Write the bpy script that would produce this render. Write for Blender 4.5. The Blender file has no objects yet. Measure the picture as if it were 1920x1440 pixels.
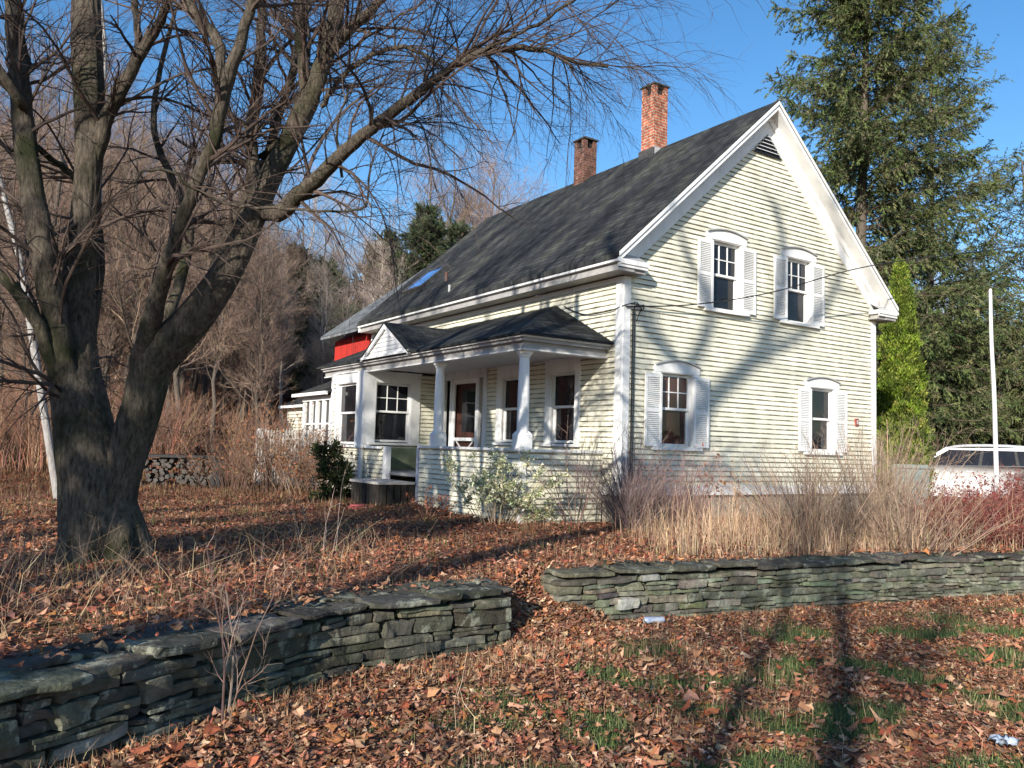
import bpy, math, random
import numpy as np
from mathutils import Matrix, Vector
C = bpy.context.scene
rad = math.radians
# ------------------------------------------------------------------ camera, sky, sun, exposure
EYE = 1.6
FPX, YAWH, PITCH, ROLL = 1546.31, 0.58576129, 0.07594251, 0.02913903
_f = np.array([0, math.cos(PITCH), math.sin(PITCH)]); _r = np.array([1., 0, 0]); _u = np.cross(_r, _f)
R2 = _r*math.cos(ROLL)+_u*math.sin(ROLL); U2 = -_r*math.sin(ROLL)+_u*math.cos(ROLL)
CAMM = np.array([R2, -U2, _f])
cam = bpy.data.cameras.new('camera'); co = bpy.data.objects.new('camera', cam); C.collection.objects.link(co)
m = Matrix.Identity(4)
for i in range(3):
    m[i][0], m[i][1], m[i][2] = R2[i], U2[i], -_f[i]
m[2][3] = EYE
co.matrix_world = m
cam.sensor_width = 36; cam.lens = FPX/1920*36; cam.clip_start = .05; cam.clip_end = 2000
C.camera = co
SUNH = np.array([1.55, 1.0, -0.70])                      # travel direction in the house frame
UX = np.array([math.cos(YAWH), math.sin(YAWH), 0]); UY = np.array([-math.sin(YAWH), math.cos(YAWH), 0])
SD = SUNH[0]*UX+SUNH[1]*UY+np.array([0, 0, SUNH[2]]); SD /= np.linalg.norm(SD)
elev = math.asin(-SD[2]); azi = math.atan2(-SD[0], -SD[1])
W = bpy.data.worlds.new('World'); C.world = W; W.use_nodes = True
nt = W.node_tree; bg = nt.nodes['Background']
sky = nt.nodes.new('ShaderNodeTexSky'); sky.sky_type = 'NISHITA'; sky.sun_disc = False
sky.sun_elevation = elev; sky.sun_rotation = azi; sky.air_density = 1.0; sky.dust_density = .3; sky.ozone_density = 2.5
hs = nt.nodes.new('ShaderNodeHueSaturation'); hs.inputs['Saturation'].default_value = 1.24; nt.links.new(sky.outputs[0], hs.inputs['Color'])
nt.links.new(hs.outputs[0], bg.inputs[0]); bg.inputs[1].default_value = .125
sl = bpy.data.lights.new('sun', 'SUN'); sl.energy = 5.0; sl.angle = rad(.53); sl.color = (1, .93, .82)
so = bpy.data.objects.new('sun', sl); C.collection.objects.link(so)
so.rotation_euler = Vector(SD).to_track_quat('-Z', 'Y').to_euler(); so.location = (-20, -40, 30)
C.view_settings.view_transform = 'Standard'; C.view_settings.look = 'None'; C.view_settings.gamma = 1
C.view_settings.exposure = 0.7
OH = np.array([1.85617624, 13.945757, EYE])              # house corner, at eye height
GZ = .4                                                   # ground at the house

# ------------------------------------------------------------------ helpers
def ray(u, v): return CAMM.T @ np.array([(u-960)/FPX, (v-720)/FPX, 1.])
def at(u, v, depth):
    d = ray(u, v); return np.array([0, 0, EYE])+d/d[1]*depth
def atz(u, v, z):
    d = ray(u, v); return np.array([0, 0, EYE])+d*(z-EYE)/d[2]
def tag(o, label=None, cat=None, group=None, kind=None):
    if label: o['label'] = label
    if cat: o['category'] = cat
    if group: o['group'] = group
    if kind: o['kind'] = kind
    return o
def empty(name, loc, rz=0, **k):
    o = bpy.data.objects.new(name, None); C.collection.objects.link(o); o.location = loc; o.rotation_euler.z = rz
    return tag(o, **k)
class MB:
    def __init__(s): s.V = []; s.F = []; s.n = 0; s.Cc = []; s.M = []
    def add(s, V, F, col=None, mi=0):
        V = np.asarray(V, float).reshape(-1, 3); s.V.append(V)
        F = np.asarray(F, int); s.F.append(F+s.n); s.n += len(V); s.M.append(np.full(len(F), mi))
        c = np.ones((len(V), 3))*.5 if col is None else np.broadcast_to(np.asarray(col, float), (len(V), 3))
        s.Cc.append(c)
    def poly(s, pts, col=None, mi=0):
        for f in ([list(range(len(pts)))] if len(pts) in (3, 4) else [[0, i, i+1] for i in range(1, len(pts)-1)]):
            s.add([pts[i] for i in f], [list(range(len(f)))], col, mi)
    def box(s, a, b, col=None, mi=0):
        a = np.array(a, float); b = np.array(b, float); lo = np.minimum(a, b); hi = np.maximum(a, b)
        V = [(x, y, z) for x in (lo[0], hi[0]) for y in (lo[1], hi[1]) for z in (lo[2], hi[2])]
        s.add(V, [[0, 1, 3, 2], [4, 6, 7, 5], [0, 4, 5, 1], [2, 3, 7, 6], [0, 2, 6, 4], [1, 5, 7, 3]], col, mi)
    def prism(s, prof, vec, col=None, mi=0):
        P = np.array(prof, float); n = len(P); Q = P+np.array(vec, float)
        s.poly(list(P[::-1]), col, mi); s.poly(list(Q), col, mi)
        for i in range(n):
            j = (i+1) % n; s.add([P[i], P[j], Q[j], Q[i]], [[0, 1, 2, 3]], col, mi)
    def build(s, name, mats, parent=None, smooth=False, shift=(0, 0, 0), **k):
        V = np.concatenate(s.V)+np.array(shift, float)
        me = bpy.data.meshes.new(name)
        tri = [f for f in s.F if f.shape[1] == 3]; quad = [f for f in s.F if f.shape[1] == 4]
        mt = [mm for f, mm in zip(s.F, s.M) if f.shape[1] == 3]+[mm for f, mm in zip(s.F, s.M) if f.shape[1] == 4]
        T = np.concatenate(tri).ravel() if tri else np.zeros(0, int); Q = np.concatenate(quad).ravel() if quad else np.zeros(0, int)
        nT, nQ = len(T)//3, len(Q)//4
        me.vertices.add(len(V)); me.vertices.foreach_set('co', V.ravel())
        loops = np.concatenate([T, Q]); me.loops.add(len(loops)); me.loops.foreach_set('vertex_index', loops.astype(np.int32))
        me.polygons.add(nT+nQ)
        st = np.concatenate([np.arange(nT)*3, nT*3+np.arange(nQ)*4]).astype(np.int32)
        me.polygons.foreach_set('loop_start', st)
        me.polygons.foreach_set('material_index', np.concatenate(mt).astype(np.int32))
        me.polygons.foreach_set('use_smooth', np.full(nT+nQ, smooth))
        at_ = me.attributes.new('col', 'FLOAT_COLOR', 'POINT')
        cc = np.concatenate([np.concatenate(s.Cc), np.ones((len(V), 1))], 1); at_.data.foreach_set('color', cc.astype(np.float32).ravel())
        for mm in (mats if isinstance(mats, (list, tuple)) else [mats]): me.materials.append(mm)
        me.update(calc_edges=True); me.validate()
        o = bpy.data.objects.new(name, me); C.collection.objects.link(o)
        if parent: o.parent = parent
        return tag(o, **k)
def norm(v): return v/np.maximum(np.linalg.norm(v, axis=-1, keepdims=True), 1e-9)
def tubes(mb, P, Rr, k=3, col=None, rough=0., rng=None, mi=0):
    """P (N,Q,3) centre lines, Rr (N,Q) radii"""
    P = np.asarray(P, float); Rr = np.asarray(Rr, float); N, Q, _ = P.shape
    T = np.empty_like(P); T[:, 1:-1] = P[:, 2:]-P[:, :-2]; T[:, 0] = P[:, 1]-P[:, 0]; T[:, -1] = P[:, -1]-P[:, -2]; T = norm(T)
    ref = np.zeros((N, 1, 3)); mt = norm(P[:, -1]-P[:, 0]); ax = np.argmin(np.abs(mt), axis=1); ref[np.arange(N), 0, ax] = 1
    A = norm(np.cross(T, np.broadcast_to(ref, T.shape))); B = np.cross(T, A)
    th = np.arange(k)*2*np.pi/k
    rr = np.broadcast_to(Rr[:, :, None], (N, Q, k)).copy()
    if rough:
        if k >= 40:
            a_ = th[None, None, :]; q_ = np.arange(Q)[None, :, None]; w_ = sum(np.abs(np.sin(a_*f_+np.sin(q_*.13*g_+f_+a_)*.9+q_*.02*g_+rng.random()*6))*h_ for f_, g_, h_ in ((3, 1, .05), (8, 1.7, .04), (15, 2.6, .035))); rr *= .95+w_; rough = 0
        ph = rng.random((N, 1, k))*6; rr *= 1+rough*(np.sin(ph+np.arange(Q)[None, :, None]*.35+th*3)*.5+rng.normal(0, .35, (N, Q, k)))
    V = P[:, :, None, :]+(A[:, :, None, :]*np.cos(th)[None, None, :, None]+B[:, :, None, :]*np.sin(th)[None, None, :, None])*rr[..., None]
    base = (np.arange(N)*Q*k)[:, None, None]+(np.arange(Q-1)*k)[None, :, None]; j = np.arange(k)[None, None, :]; j2 = (j+1) % k
    F = np.stack([base+j, base+j2, base+k+j2, base+k+j], -1).reshape(-1, 4)
    if col is not None:
        col = np.asarray(col, float)
        if col.ndim == 2: col = np.repeat(col, Q*k, axis=0)
    mb.add(V.reshape(-1, 3), F, col, mi)
def resample(P, Rr, Q, amp=0, rng=None):
    P = np.asarray(P, float); Rr = np.asarray(Rr, float)
    n = len(P); t = np.arange(n); tt = np.linspace(0, n-1, Q); out = np.empty((Q, 3))
    i = np.minimum(tt.astype(int), n-2); f = (tt-i)[:, None]
    p0 = P[np.maximum(i-1, 0)]; p1 = P[i]; p2 = P[i+1]; p3 = P[np.minimum(i+2, n-1)]
    out = .5*((2*p1)+(-p0+p2)*f+(2*p0-5*p1+4*p2-p3)*f**2+(-p0+3*p1-3*p2+p3)*f**3)
    if amp: out += rng.normal(0, amp, out.shape)
    return out, np.interp(tt, t, Rr)
def grow(rng, PP, PR, M, L, ang, P=6, up=0., wob=.12, rr=.6, t0=.15, t1=1., rmin=.0015, side=None, rcap=9):
    N, Q, _ = PP.shape
    seg = np.linalg.norm(PP[:, -1]-PP[:, 0], axis=1)+.05
    idx = rng.choice(N, M, p=seg/seg.sum()); t = rng.uniform(t0, t1, M)*(Q-1); i = np.minimum(t.astype(int), Q-2); f = (t-i)[:, None]
    pos = PP[idx, i]*(1-f)+PP[idx, i+1]*f; T = norm(PP[idx, i+1]-PP[idx, i]); r = PR[idx, i]*(1-f[:, 0])+PR[idx, i+1]*f[:, 0]
    rnd = norm(rng.normal(size=(M, 3))); perp = norm(rnd-T*np.sum(rnd*T, 1, keepdims=True))
    a = rng.normal(ang, .22, M)[:, None]; d = T*np.cos(a)+perp*np.sin(a)
    ln = L*rng.uniform(.45, 1.25, M)*(1-.45*t/(Q-1)); out = np.empty((M, P, 3)); out[:, 0] = pos
    for s in range(1, P):
        d = norm(d+rng.normal(0, wob, (M, 3))+np.array([0, 0, up])); out[:, s] = out[:, s-1]+d*(ln/(P-1))[:, None]
    r0 = np.minimum(np.clip(r*rr, rmin, None)*rng.uniform(.7, 1.1, M), rcap)
    return out, r0[:, None]*np.linspace(1, .3, P)[None]
def noise2(x, y, s, seed=0):
    r = np.random.default_rng(seed); z = 0
    for k in range(9):
        a = r.uniform(0, 6.28); w = r.uniform(.6, 1.9)/s; z = z+np.sin((x*np.cos(a)+y*np.sin(a))*w*3+r.uniform(0, 6.28)+1.3*np.sin((y*np.cos(a)-x*np.sin(a))*w*1.7+k))
    return z/9*1.8
# ------------------------------------------------------------------ materials
def nodes(name, rough=.8, spec=.3):
    mt = bpy.data.materials.new(name); mt.use_nodes = True; t = mt.node_tree; b = t.nodes['Principled BSDF']
    b.inputs['Roughness'].default_value = rough; b.inputs['Specular IOR Level'].default_value = spec
    return mt, t, b
def tc(t, kind='Object', scale=(1, 1, 1), rot=(0, 0, 0)):
    c = t.nodes.new('ShaderNodeTexCoord'); mp = t.nodes.new('ShaderNodeMapping'); mp.inputs['Scale'].default_value = scale; mp.inputs['Rotation'].default_value = rot
    t.links.new(c.outputs[kind], mp.inputs[0]); return mp.outputs[0]
def noise(t, vec, scale, detail=5, rough=.6):
    n = t.nodes.new('ShaderNodeTexNoise'); n.inputs['Scale'].default_value = scale; n.inputs['Detail'].default_value = detail; n.inputs['Roughness'].default_value = rough
    t.links.new(vec, n.inputs['Vector']); return n.outputs['Fac']
def ramp(t, fac, stops):
    r = t.nodes.new('ShaderNodeValToRGB'); e = r.color_ramp.elements
    while len(e) < len(stops): e.new(.5)
    for i, (p, c) in enumerate(stops): e[i].position = p; e[i].color = (*c, 1) if len(c) == 3 else c
    t.links.new(fac, r.inputs[0]); return r.outputs[0]
def mix(t, fac, a, b, mode='MIX'):
    n = t.nodes.new('ShaderNodeMix'); n.data_type = 'RGBA'; n.blend_type = mode
    for s, v in ((n.inputs['Factor'], fac), (n.inputs['A'], a), (n.inputs['B'], b)):
        if hasattr(v, 'is_linked') or hasattr(v, 'links'): t.links.new(v, s)
        elif isinstance(v, (tuple, list)): s.default_value = (*v, 1)
        else: s.default_value = v
    return n.outputs['Result']
def bump(t, b, h, s=.5, dist=.02):
    n = t.nodes.new('ShaderNodeBump'); n.inputs['Strength'].default_value = s; n.inputs['Distance'].default_value = dist
    t.links.new(h, n.inputs['Height']); t.links.new(n.outputs[0], b.inputs['Normal'])
def pmat(name, c1, c2, scale=4, rough=.8, spec=.3, bs=0, bscale=30, stretch=(1, 1, 1), lo=.35, hi=.65, c3=None):
    mt, t, b = nodes(name, rough, spec); v = tc(t, scale=stretch)
    st = [(lo, c1), (hi, c2)] if c3 is None else [(lo, c1), ((lo+hi)/2, c2), (hi, c3)]
    t.links.new(ramp(t, noise(t, v, scale), st), b.inputs['Base Color'])
    if bs: bump(t, b, noise(t, v, bscale, 6), bs)
    return mt
def attrmat(name, rough=.8, spec=.2, scale=20, var=.35, trans=0, bs=0):
    mt, t, b = nodes(name, rough, spec); a = t.nodes.new('ShaderNodeAttribute'); a.attribute_name = 'col'
    n = noise(t, tc(t), scale, 6, .7); k = ramp(t, n, [(.3, (1-var,)*3), (.7, (1+var*.6,)*3)])
    c = mix(t, 1., a.outputs['Color'], k, 'MULTIPLY')
    if name == 'dry_stone':
        c = mix(t, ramp(t, noise(t, tc(t), 5, 8, .75), [(.54, (0, 0, 0)), (.60, (.75,)*3)]), c, (.27, .28, .22)); c = mix(t, ramp(t, noise(t, tc(t, scale=(1, 1, 2)), 3.1, 8, .7), [(.52, (0, 0, 0)), (.66, (.85,)*3)]), c, (.055, .060, .038))
    t.links.new(c, b.inputs['Base Color'])
    if bs: bump(t, b, noise(t, tc(t), scale*2.5, 6), bs)
    if trans:
        tr = t.nodes.new('ShaderNodeBsdfTranslucent'); t.links.new(c, tr.inputs[0]); ms = t.nodes.new('ShaderNodeMixShader'); ms.inputs[0].default_value = trans
        t.links.new(b.outputs[0], ms.inputs[1]); t.links.new(tr.outputs[0], ms.inputs[2]); t.links.new(ms.outputs[0], t.nodes['Material Output'].inputs[0])
    return mt
def bark_mat(name, d, l, moss=None, sc=1.):
    mt, t, b = nodes(name, .9, .15); v = tc(t, scale=(1, 1, .28)); n = noise(t, v, 30*sc, 8, .75); n2 = noise(t, tc(t), 1.6, 4)
    c = ramp(t, n, [(.32, d), (.68, l)])
    if moss:
        mk = ramp(t, n2, [(.5, (0, 0, 0)), (.66, (1, 1, 1))]); c = mix(t, mk, c, mix(t, n, tuple(x*.6 for x in moss), moss))
        sp = ramp(t, noise(t, tc(t), 7, 3), [(.70, (0, 0, 0)), (.76, (.7, .7, .7))]); c = mix(t, sp, c, (.22, .23, .18))
    t.links.new(c, b.inputs['Base Color']); bump(t, b, n, 1., .06); return mt
def paint_mat(name, col, dirt, z=True, amount=.5, rough=.55):
    mt, t, b = nodes(name, rough, .3); v = tc(t); n = noise(t, tc(t, scale=(1, 1, .35)), 3.2, 7, .65); n2 = noise(t, v, 26, 5, .7)
    f = ramp(t, n, [(.45, (0, 0, 0)), (.8, (amount,)*3)]); c = mix(t, f, col, dirt)
    g = ramp(t, n2, [(.60, (0, 0, 0)), (.68, (.45,)*3)]); c = mix(t, g, c, tuple(x*.62 for x in col))
    t.links.new(c, b.inputs['Base Color']); bump(t, b, n2, .18, .01); return mt
def clap_mat():
    mt, t, b = nodes('cream_clapboard_paint', .6, .25); a = t.nodes.new('ShaderNodeAttribute'); a.attribute_name = 'col'
    sep = t.nodes.new('ShaderNodeSeparateColor'); t.links.new(a.outputs['Color'], sep.inputs[0])
    n = noise(t, tc(t, scale=(1, 1, .5)), 2.2, 7, .65); n2 = noise(t, tc(t, scale=(.6, .6, 3)), 18, 5, .7)
    base = mix(t, ramp(t, n, [(.4, (0, 0, 0)), (.75, (1, 1, 1))]), (.77, .745, .615), (.64, .61, .49))
    base = mix(t, ramp(t, n2, [(.58, (0, 0, 0)), (.72, (.45,)*3)]), base, (.58, .55, .42))
    pb = mix(t, sep.outputs[1], (.90, .90, .88), (1.04, 1.04, 1.04)); base = mix(t, 1., base, pb, 'MULTIPLY')
    # a thin ragged line along each board's bottom edge is darkened (col.r = 1 there)
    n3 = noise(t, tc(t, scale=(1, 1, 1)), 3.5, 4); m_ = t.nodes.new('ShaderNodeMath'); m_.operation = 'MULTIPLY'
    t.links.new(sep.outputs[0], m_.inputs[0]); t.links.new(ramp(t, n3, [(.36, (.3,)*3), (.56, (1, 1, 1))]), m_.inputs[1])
    sx = t.nodes.new('ShaderNodeSeparateXYZ'); t.links.new(tc(t), sx.inputs[0]); mr = t.nodes.new('ShaderNodeMapRange'); mr.inputs[1].default_value = 1.0; mr.inputs[2].default_value = .1; t.links.new(sx.outputs[2], mr.inputs[0])
    m3 = t.nodes.new('ShaderNodeMath'); m3.operation = 'MULTIPLY'; t.links.new(mr.outputs[0], m3.inputs[0]); t.links.new(ramp(t, noise(t, tc(t), 5, 6), [(.35, (.1,)*3), (.7, (.75,)*3)]), m3.inputs[1]); base = mix(t, m3.outputs[0], base, (.36, .34, .25))
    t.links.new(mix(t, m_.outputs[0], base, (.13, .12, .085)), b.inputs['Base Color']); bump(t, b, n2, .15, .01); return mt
def shingle_mat(name, c1, c2, c3, bw=.28, bh=.16):
    mt, t, b = nodes(name, .85, .08); c = t.nodes.new('ShaderNodeTexCoord'); mp = t.nodes.new('ShaderNodeMapping')
    t.links.new(c.outputs['UV'], mp.inputs[0]); br = t.nodes.new('ShaderNodeTexBrick'); t.links.new(mp.outputs[0], br.inputs['Vector'])
    br.inputs['Scale'].default_value = 1; br.inputs['Brick Width'].default_value = bw; br.inputs['Row Height'].default_value = bh; br.inputs['Mortar Size'].default_value = .014
    br.inputs['Color1'].default_value = (.25, .25, .25, 1); br.inputs['Color2'].default_value = (1, 1, 1, 1); br.inputs['Mortar'].default_value = (.1, .1, .1, 1); br.inputs['Bias'].default_value = 0
    mp2 = t.nodes.new('ShaderNodeMapping'); mp2.inputs['Scale'].default_value = (1, .3, 1); t.links.new(c.outputs['UV'], mp2.inputs[0])
    n = noise(t, mp2.outputs[0], 1.4, 8, .7); col = ramp(t, n, [(.35, c1), (.5, c2), (.68, c3)])
    k = ramp(t, br.outputs['Color'], [(0, (.45,)*3), (1, (1.25,)*3)]); t.links.new(mix(t, 1., col, k, 'MULTIPLY'), b.inputs['Base Color'])
    bump(t, b, br.outputs['Color'], .5, .02); return mt
def brick_mat(name, a, bb, mort):
    mt, t, b = nodes(name, .85, .2); c = t.nodes.new('ShaderNodeTexCoord'); mp = t.nodes.new('ShaderNodeMapping'); t.links.new(c.outputs['UV'], mp.inputs[0])
    br = t.nodes.new('ShaderNodeTexBrick'); t.links.new(mp.outputs[0], br.inputs['Vector']); br.inputs['Scale'].default_value = 1
    br.inputs['Brick Width'].default_value = .2; br.inputs['Row Height'].default_value = .068; br.inputs['Mortar Size'].default_value = .009
    br.inputs['Color1'].default_value = (*a, 1); br.inputs['Color2'].default_value = (*bb, 1); br.inputs['Mortar'].default_value = (*mort, 1)
    n = noise(t, tc(t), 7, 6); st = ramp(t, n, [(.42, (.55,)*3), (.6, (1.1,)*3)]); w = ramp(t, noise(t, tc(t), 13, 4), [(.6, (0, 0, 0)), (.72, (.6,)*3)])
    t.links.new(mix(t, w, mix(t, 1., br.outputs['Color'], st, 'MULTIPLY'), (.5, .42, .38)), b.inputs['Base Color']); bump(t, b, br.outputs['Fac'], -.5, .01); return mt
M_clap = clap_mat()
M_white = paint_mat('white_trim_paint', (.78, .78, .77), (.54, .54, .52), amount=.8)
M_dusty = paint_mat('weathered_white_paint', (.66, .66, .66), (.40, .40, .38), amount=.9)
M_greyp = paint_mat('dark_grey_paint', (.36, .35, .34), (.22, .21, .20), amount=.9)  # darker grey than the white trim, for beam and soffits
M_oldw = pmat('weathered_fence_wood', (.30, .27, .24), (.50, .48, .45), 7)
M_bluegrey = paint_mat('blue_grey_step_paint', (.30, .33, .42), (.2, .2, .24))
M_green = pmat('shaded_green_panel', (.16, .19, .12), (.10, .12, .08), 5)
M_red = pmat('red_barn_paint', (.50, .035, .025), (.30, .03, .025), 6, .7, bs=.3, stretch=(1, 1, .15))
M_door = pmat('brown_red_door', (.085, .032, .022), (.05, .022, .018), 8, .5)
M_roof = shingle_mat('dark_slate_shingles', (.016, .017, .020), (.036, .038, .040), (.085, .086, .070))
M_roof2 = shingle_mat('pale_grey_shingles', (.11, .12, .13), (.15, .16, .17), (.2, .21, .21))
M_brick = brick_mat('orange_red_brick', (.46, .13, .06), (.33, .09, .05), (.42, .34, .28))
M_brick2 = brick_mat('sooty_brown_brick', (.20, .075, .05), (.09, .045, .035), (.16, .12, .10))
M_lead = pmat('dark_cap_slab', (.03, .03, .032), (.07, .07, .07), 9)
M_found = pmat('grey_foundation_stone', (.20, .18, .15), (.34, .31, .26), 5, bs=.5, bscale=14)
M_soffit = paint_mat('grey_white_soffit', (.55, .55, .56), (.40, .40, .40))
M_floor = pmat('grey_porch_floor', (.20, .20, .20), (.28, .27, .26), 6)
M_metal = pmat('grey_metal', (.35, .35, .35), (.45, .45, .45), 9, .4)
M_black = pmat('black_rubber', (.012, .012, .013), (.03, .03, .03), 20, .6)
M_cur = pmat('pale_curtain', (.42, .42, .40), (.26, .26, .26), 10, .9, stretch=(6, 6, .3))
def glass_mat(name, c, r=.03, spec=.32):
    mt, t, b = nodes(name, r, spec); n = noise(t, tc(t), 1.1, 3); t.links.new(ramp(t, n, [(.4, c), (.65, tuple(x*1.9 for x in c))]), b.inputs['Base Color'])
    bump(t, b, noise(t, tc(t), 2.3, 2), .12, .03); return mt
M_glass = glass_mat('dark_window_glass', (.010, .011, .014)); M_glass2 = glass_mat('red_reflection_window_glass', (.045, .022, .018))  # second glass has reddish reflections painted into its base colour
M_sky = glass_mat('skylight_glass', (.05, .12, .3), .02, 1.0)  # reflected sky put into the pane as a blue base colour
M_maple = bark_mat('maple_bark', (.018, .014, .011), (.24, .20, .155), (.05, .055, .026))
M_twig = pmat('maple_twig_bark', (.050, .036, .030), (.115, .080, .065), 3)
M_bark2 = bark_mat('wood_bark', (.07, .055, .045), (.20, .17, .14)); M_birch = bark_mat('birch_bark', (.22, .20, .185), (.50, .48, .46), sc=.6)
M_leaf = attrmat('leaf_litter', .8, .15, 30, .3, .15); M_grass = attrmat('grass_blades', .7, .15, 12, .3, .2)
M_needle = attrmat('conifer_needles', .75, .15, 1.4, .4, .3); M_stem = attrmat('dry_stems', .85, .1, 9, .3)
M_stone = attrmat('dry_stone', .85, .2, 9, .55, bs=.7)

def box_uv(o, roof=None):
    """UVs in metres by dominant face direction, or along the slope for roofs"""
    me = o.data; uv = me.uv_layers.new(name='UVMap').data
    for p in me.polygons:
        n = p.normal
        for li in p.loop_indices:
            v = me.vertices[me.loops[li].vertex_index].co
            if roof:
                s = math.hypot(n.x, n.y); q = (v.z/max(s, .2)) if s > .1 else v.x
                uv[li].uv = ((v.y if abs(n.x) > abs(n.y) else v.x), q)
            else: uv[li].uv = ((v.y if abs(n.x) > abs(n.y) else v.x), v.z) if abs(n.z) < .8 else (v.x, v.y)
# ------------------------------------------------------------------ terrain
WX = np.array([-9, -5.2, -3.4, -2.6, -2.05, -1.62, -1.20, 0.0, 1.0, 2.75, 6.3, 11, 30]); WY = np.array([-10, -2.5, 1.2, 3.1, 4.05, 4.93, 5.72, 6.72, 7.72, 8.62, 10.1, 11.4, 15])
def wall_d(x, y):
    yw = np.interp(x, WX, WY); sl_ = (np.interp(x+.2, WX, WY)-np.interp(x-.2, WX, WY))/.4
    return (y-yw)/np.sqrt(1+sl_**2)
def sst(a, b, x): t = np.clip((x-a)/(b-a), 0, 1); return t*t*(3-2*t)
def terr(x, y):
    d = wall_d(x, y); gap = np.exp(-((x-.48)/.42)**4); 
    lo, hi = .06-.35*gap, .36+.6*gap
    h = .42*sst(0, 1, (d-lo)/(hi-lo))
    h = h+.03*noise2(x, y, 2.2, 3)+.02*noise2(x, y, .7, 4)*(1-.4*sst(10, 30, y))
    h = h-.06*sst(1, 5, d)
    dist = np.hypot(x, y); lft = sst(-2, -14, x-0.12*(y-20))
    h = h+sst(24, 100, dist)*13*lft+sst(50, 180, dist)*5+sst(17, 30, dist)*.25*lft
    h = h+sst(20, 50, y-1.1*x)*.0
    return h
def axis(lo, hi, core):
    a = [core[0]]; s = core[2]
    xs = list(np.arange(core[0], core[1], s)); st = s; v = core[1]
    while v < hi: xs.append(v); st *= 1.09; v += st
    xs.append(hi); st = s; v = core[0]-s; pre = []
    while v > lo: pre.append(v); st *= 1.09; v -= st
    pre.append(lo); return np.array(pre[::-1]+xs)
gx = axis(-420, 420, (-4.5, 8.5, .075)); gy = axis(-60, 520, (2.6, 12, .075))
GX, GY = np.meshgrid(gx, gy); GZz = terr(GX, GY)
def greenmask(x, y):
    d = wall_d(x, y); return np.where(d < 0, sst(-.12, .4, noise2(x, y, .62, 11)+.3*noise2(x, y, .22, 12)-.02)*sst(-1.2, .8, x-.15*(y-5))*sst(-.25, -1.0, d), .35*sst(.5, .9, noise2(x, y, 1.2, 14)))
gr = greenmask(GX, GY); dm = wall_d(GX, GY)
mb = MB(); nx, ny = len(gx), len(gy); ii = (np.arange(ny-1)[:, None]*nx+np.arange(nx-1)[None]).ravel()
mb.add(np.stack([GX, GY, GZz], -1).reshape(-1, 3), np.stack([ii, ii+1, ii+nx+1, ii+nx], -1), np.stack([gr, sst(0, .4, dm), sst(14, 24, np.hypot(GX, GY))], -1).reshape(-1, 3))
mt, t, b = nodes('leaf_covered_ground', .95, .1)
a = t.nodes.new('ShaderNodeAttribute'); a.attribute_name = 'col'; sep = t.nodes.new('ShaderNodeSeparateColor'); t.links.new(a.outputs['Color'], sep.inputs[0])
v = tc(t); vo = t.nodes.new('ShaderNodeTexVoronoi'); vo.inputs['Scale'].default_value = 17; t.links.new(v, vo.inputs['Vector'])
vs = t.nodes.new('ShaderNodeSeparateColor'); t.links.new(vo.outputs['Color'], vs.inputs[0])
lv = ramp(t, vs.outputs[0], [(0, (.08, .04, .026)), (.3, (.18, .08, .05)), (.55, (.28, .12, .07)), (.8, (.36, .19, .12)), (1, (.14, .06, .04))])
soil = ramp(t, noise(t, v, 9, 6), [(.35, (.06, .035, .025)), (.65, (.17, .10, .065))]); c = mix(t, ramp(t, noise(t, v, 3, 5), [(.35, (.25,)*3), (.6, (.9,)*3)]), soil, lv)
grn = ramp(t, noise(t, v, 14, 6), [(.35, (.035, .06, .018)), (.65, (.10, .14, .05))]); c = mix(t, sep.outputs[0], c, grn)
far = ramp(t, noise(t, v, .6, 7, .7), [(.3, (.08, .036, .024)), (.5, (.17, .065, .032)), (.7, (.09, .06, .035))]); c = mix(t, sep.outputs[2], c, far)
t.links.new(c, b.inputs['Base Color']); bump(t, b, vo.outputs['Distance'], .8, .03)
M_ground = mt
mb.build('ground', M_ground, smooth=True, kind='structure')

# ------------------------------------------------------------------ house
H = empty('clapboard_house', (OH[0], OH[1], GZ), YAWH, label='cream clapboard farmhouse with dark slate roof, white trim, shutters and a side porch', cat='house')
HS = (0, 0, EYE-GZ); HW = 7.3; HL = 10.4; zr = lambda x: 6.93-.9*abs(x-3.65); ZG = GZ-EYE-.1
FG = lambda s, d, z: (s, -d, z)                 # gable wall
def FX(X): return lambda s, d, z: (X-d, s, z)   # walls facing the porch side
def FY(Y): return lambda s, d, z: (s, Y-d, z)
FR = lambda s, d, z: (HW+d, s, z)
def fb(m_, fr, s0, s1, d0, d1, z0, z1, col=None, mi=0): m_.box(fr(s0, d0, z0), fr(s1, d1, z1), col, mi)
def hb(m_, name, mat, parent=H, uv=None, smooth=False, **k):
    o = m_.build(name, mat, parent, smooth, HS, **k)
    if uv: box_uv(o, uv == 'roof')
    return o
rg = np.random.default_rng(5)
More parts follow.
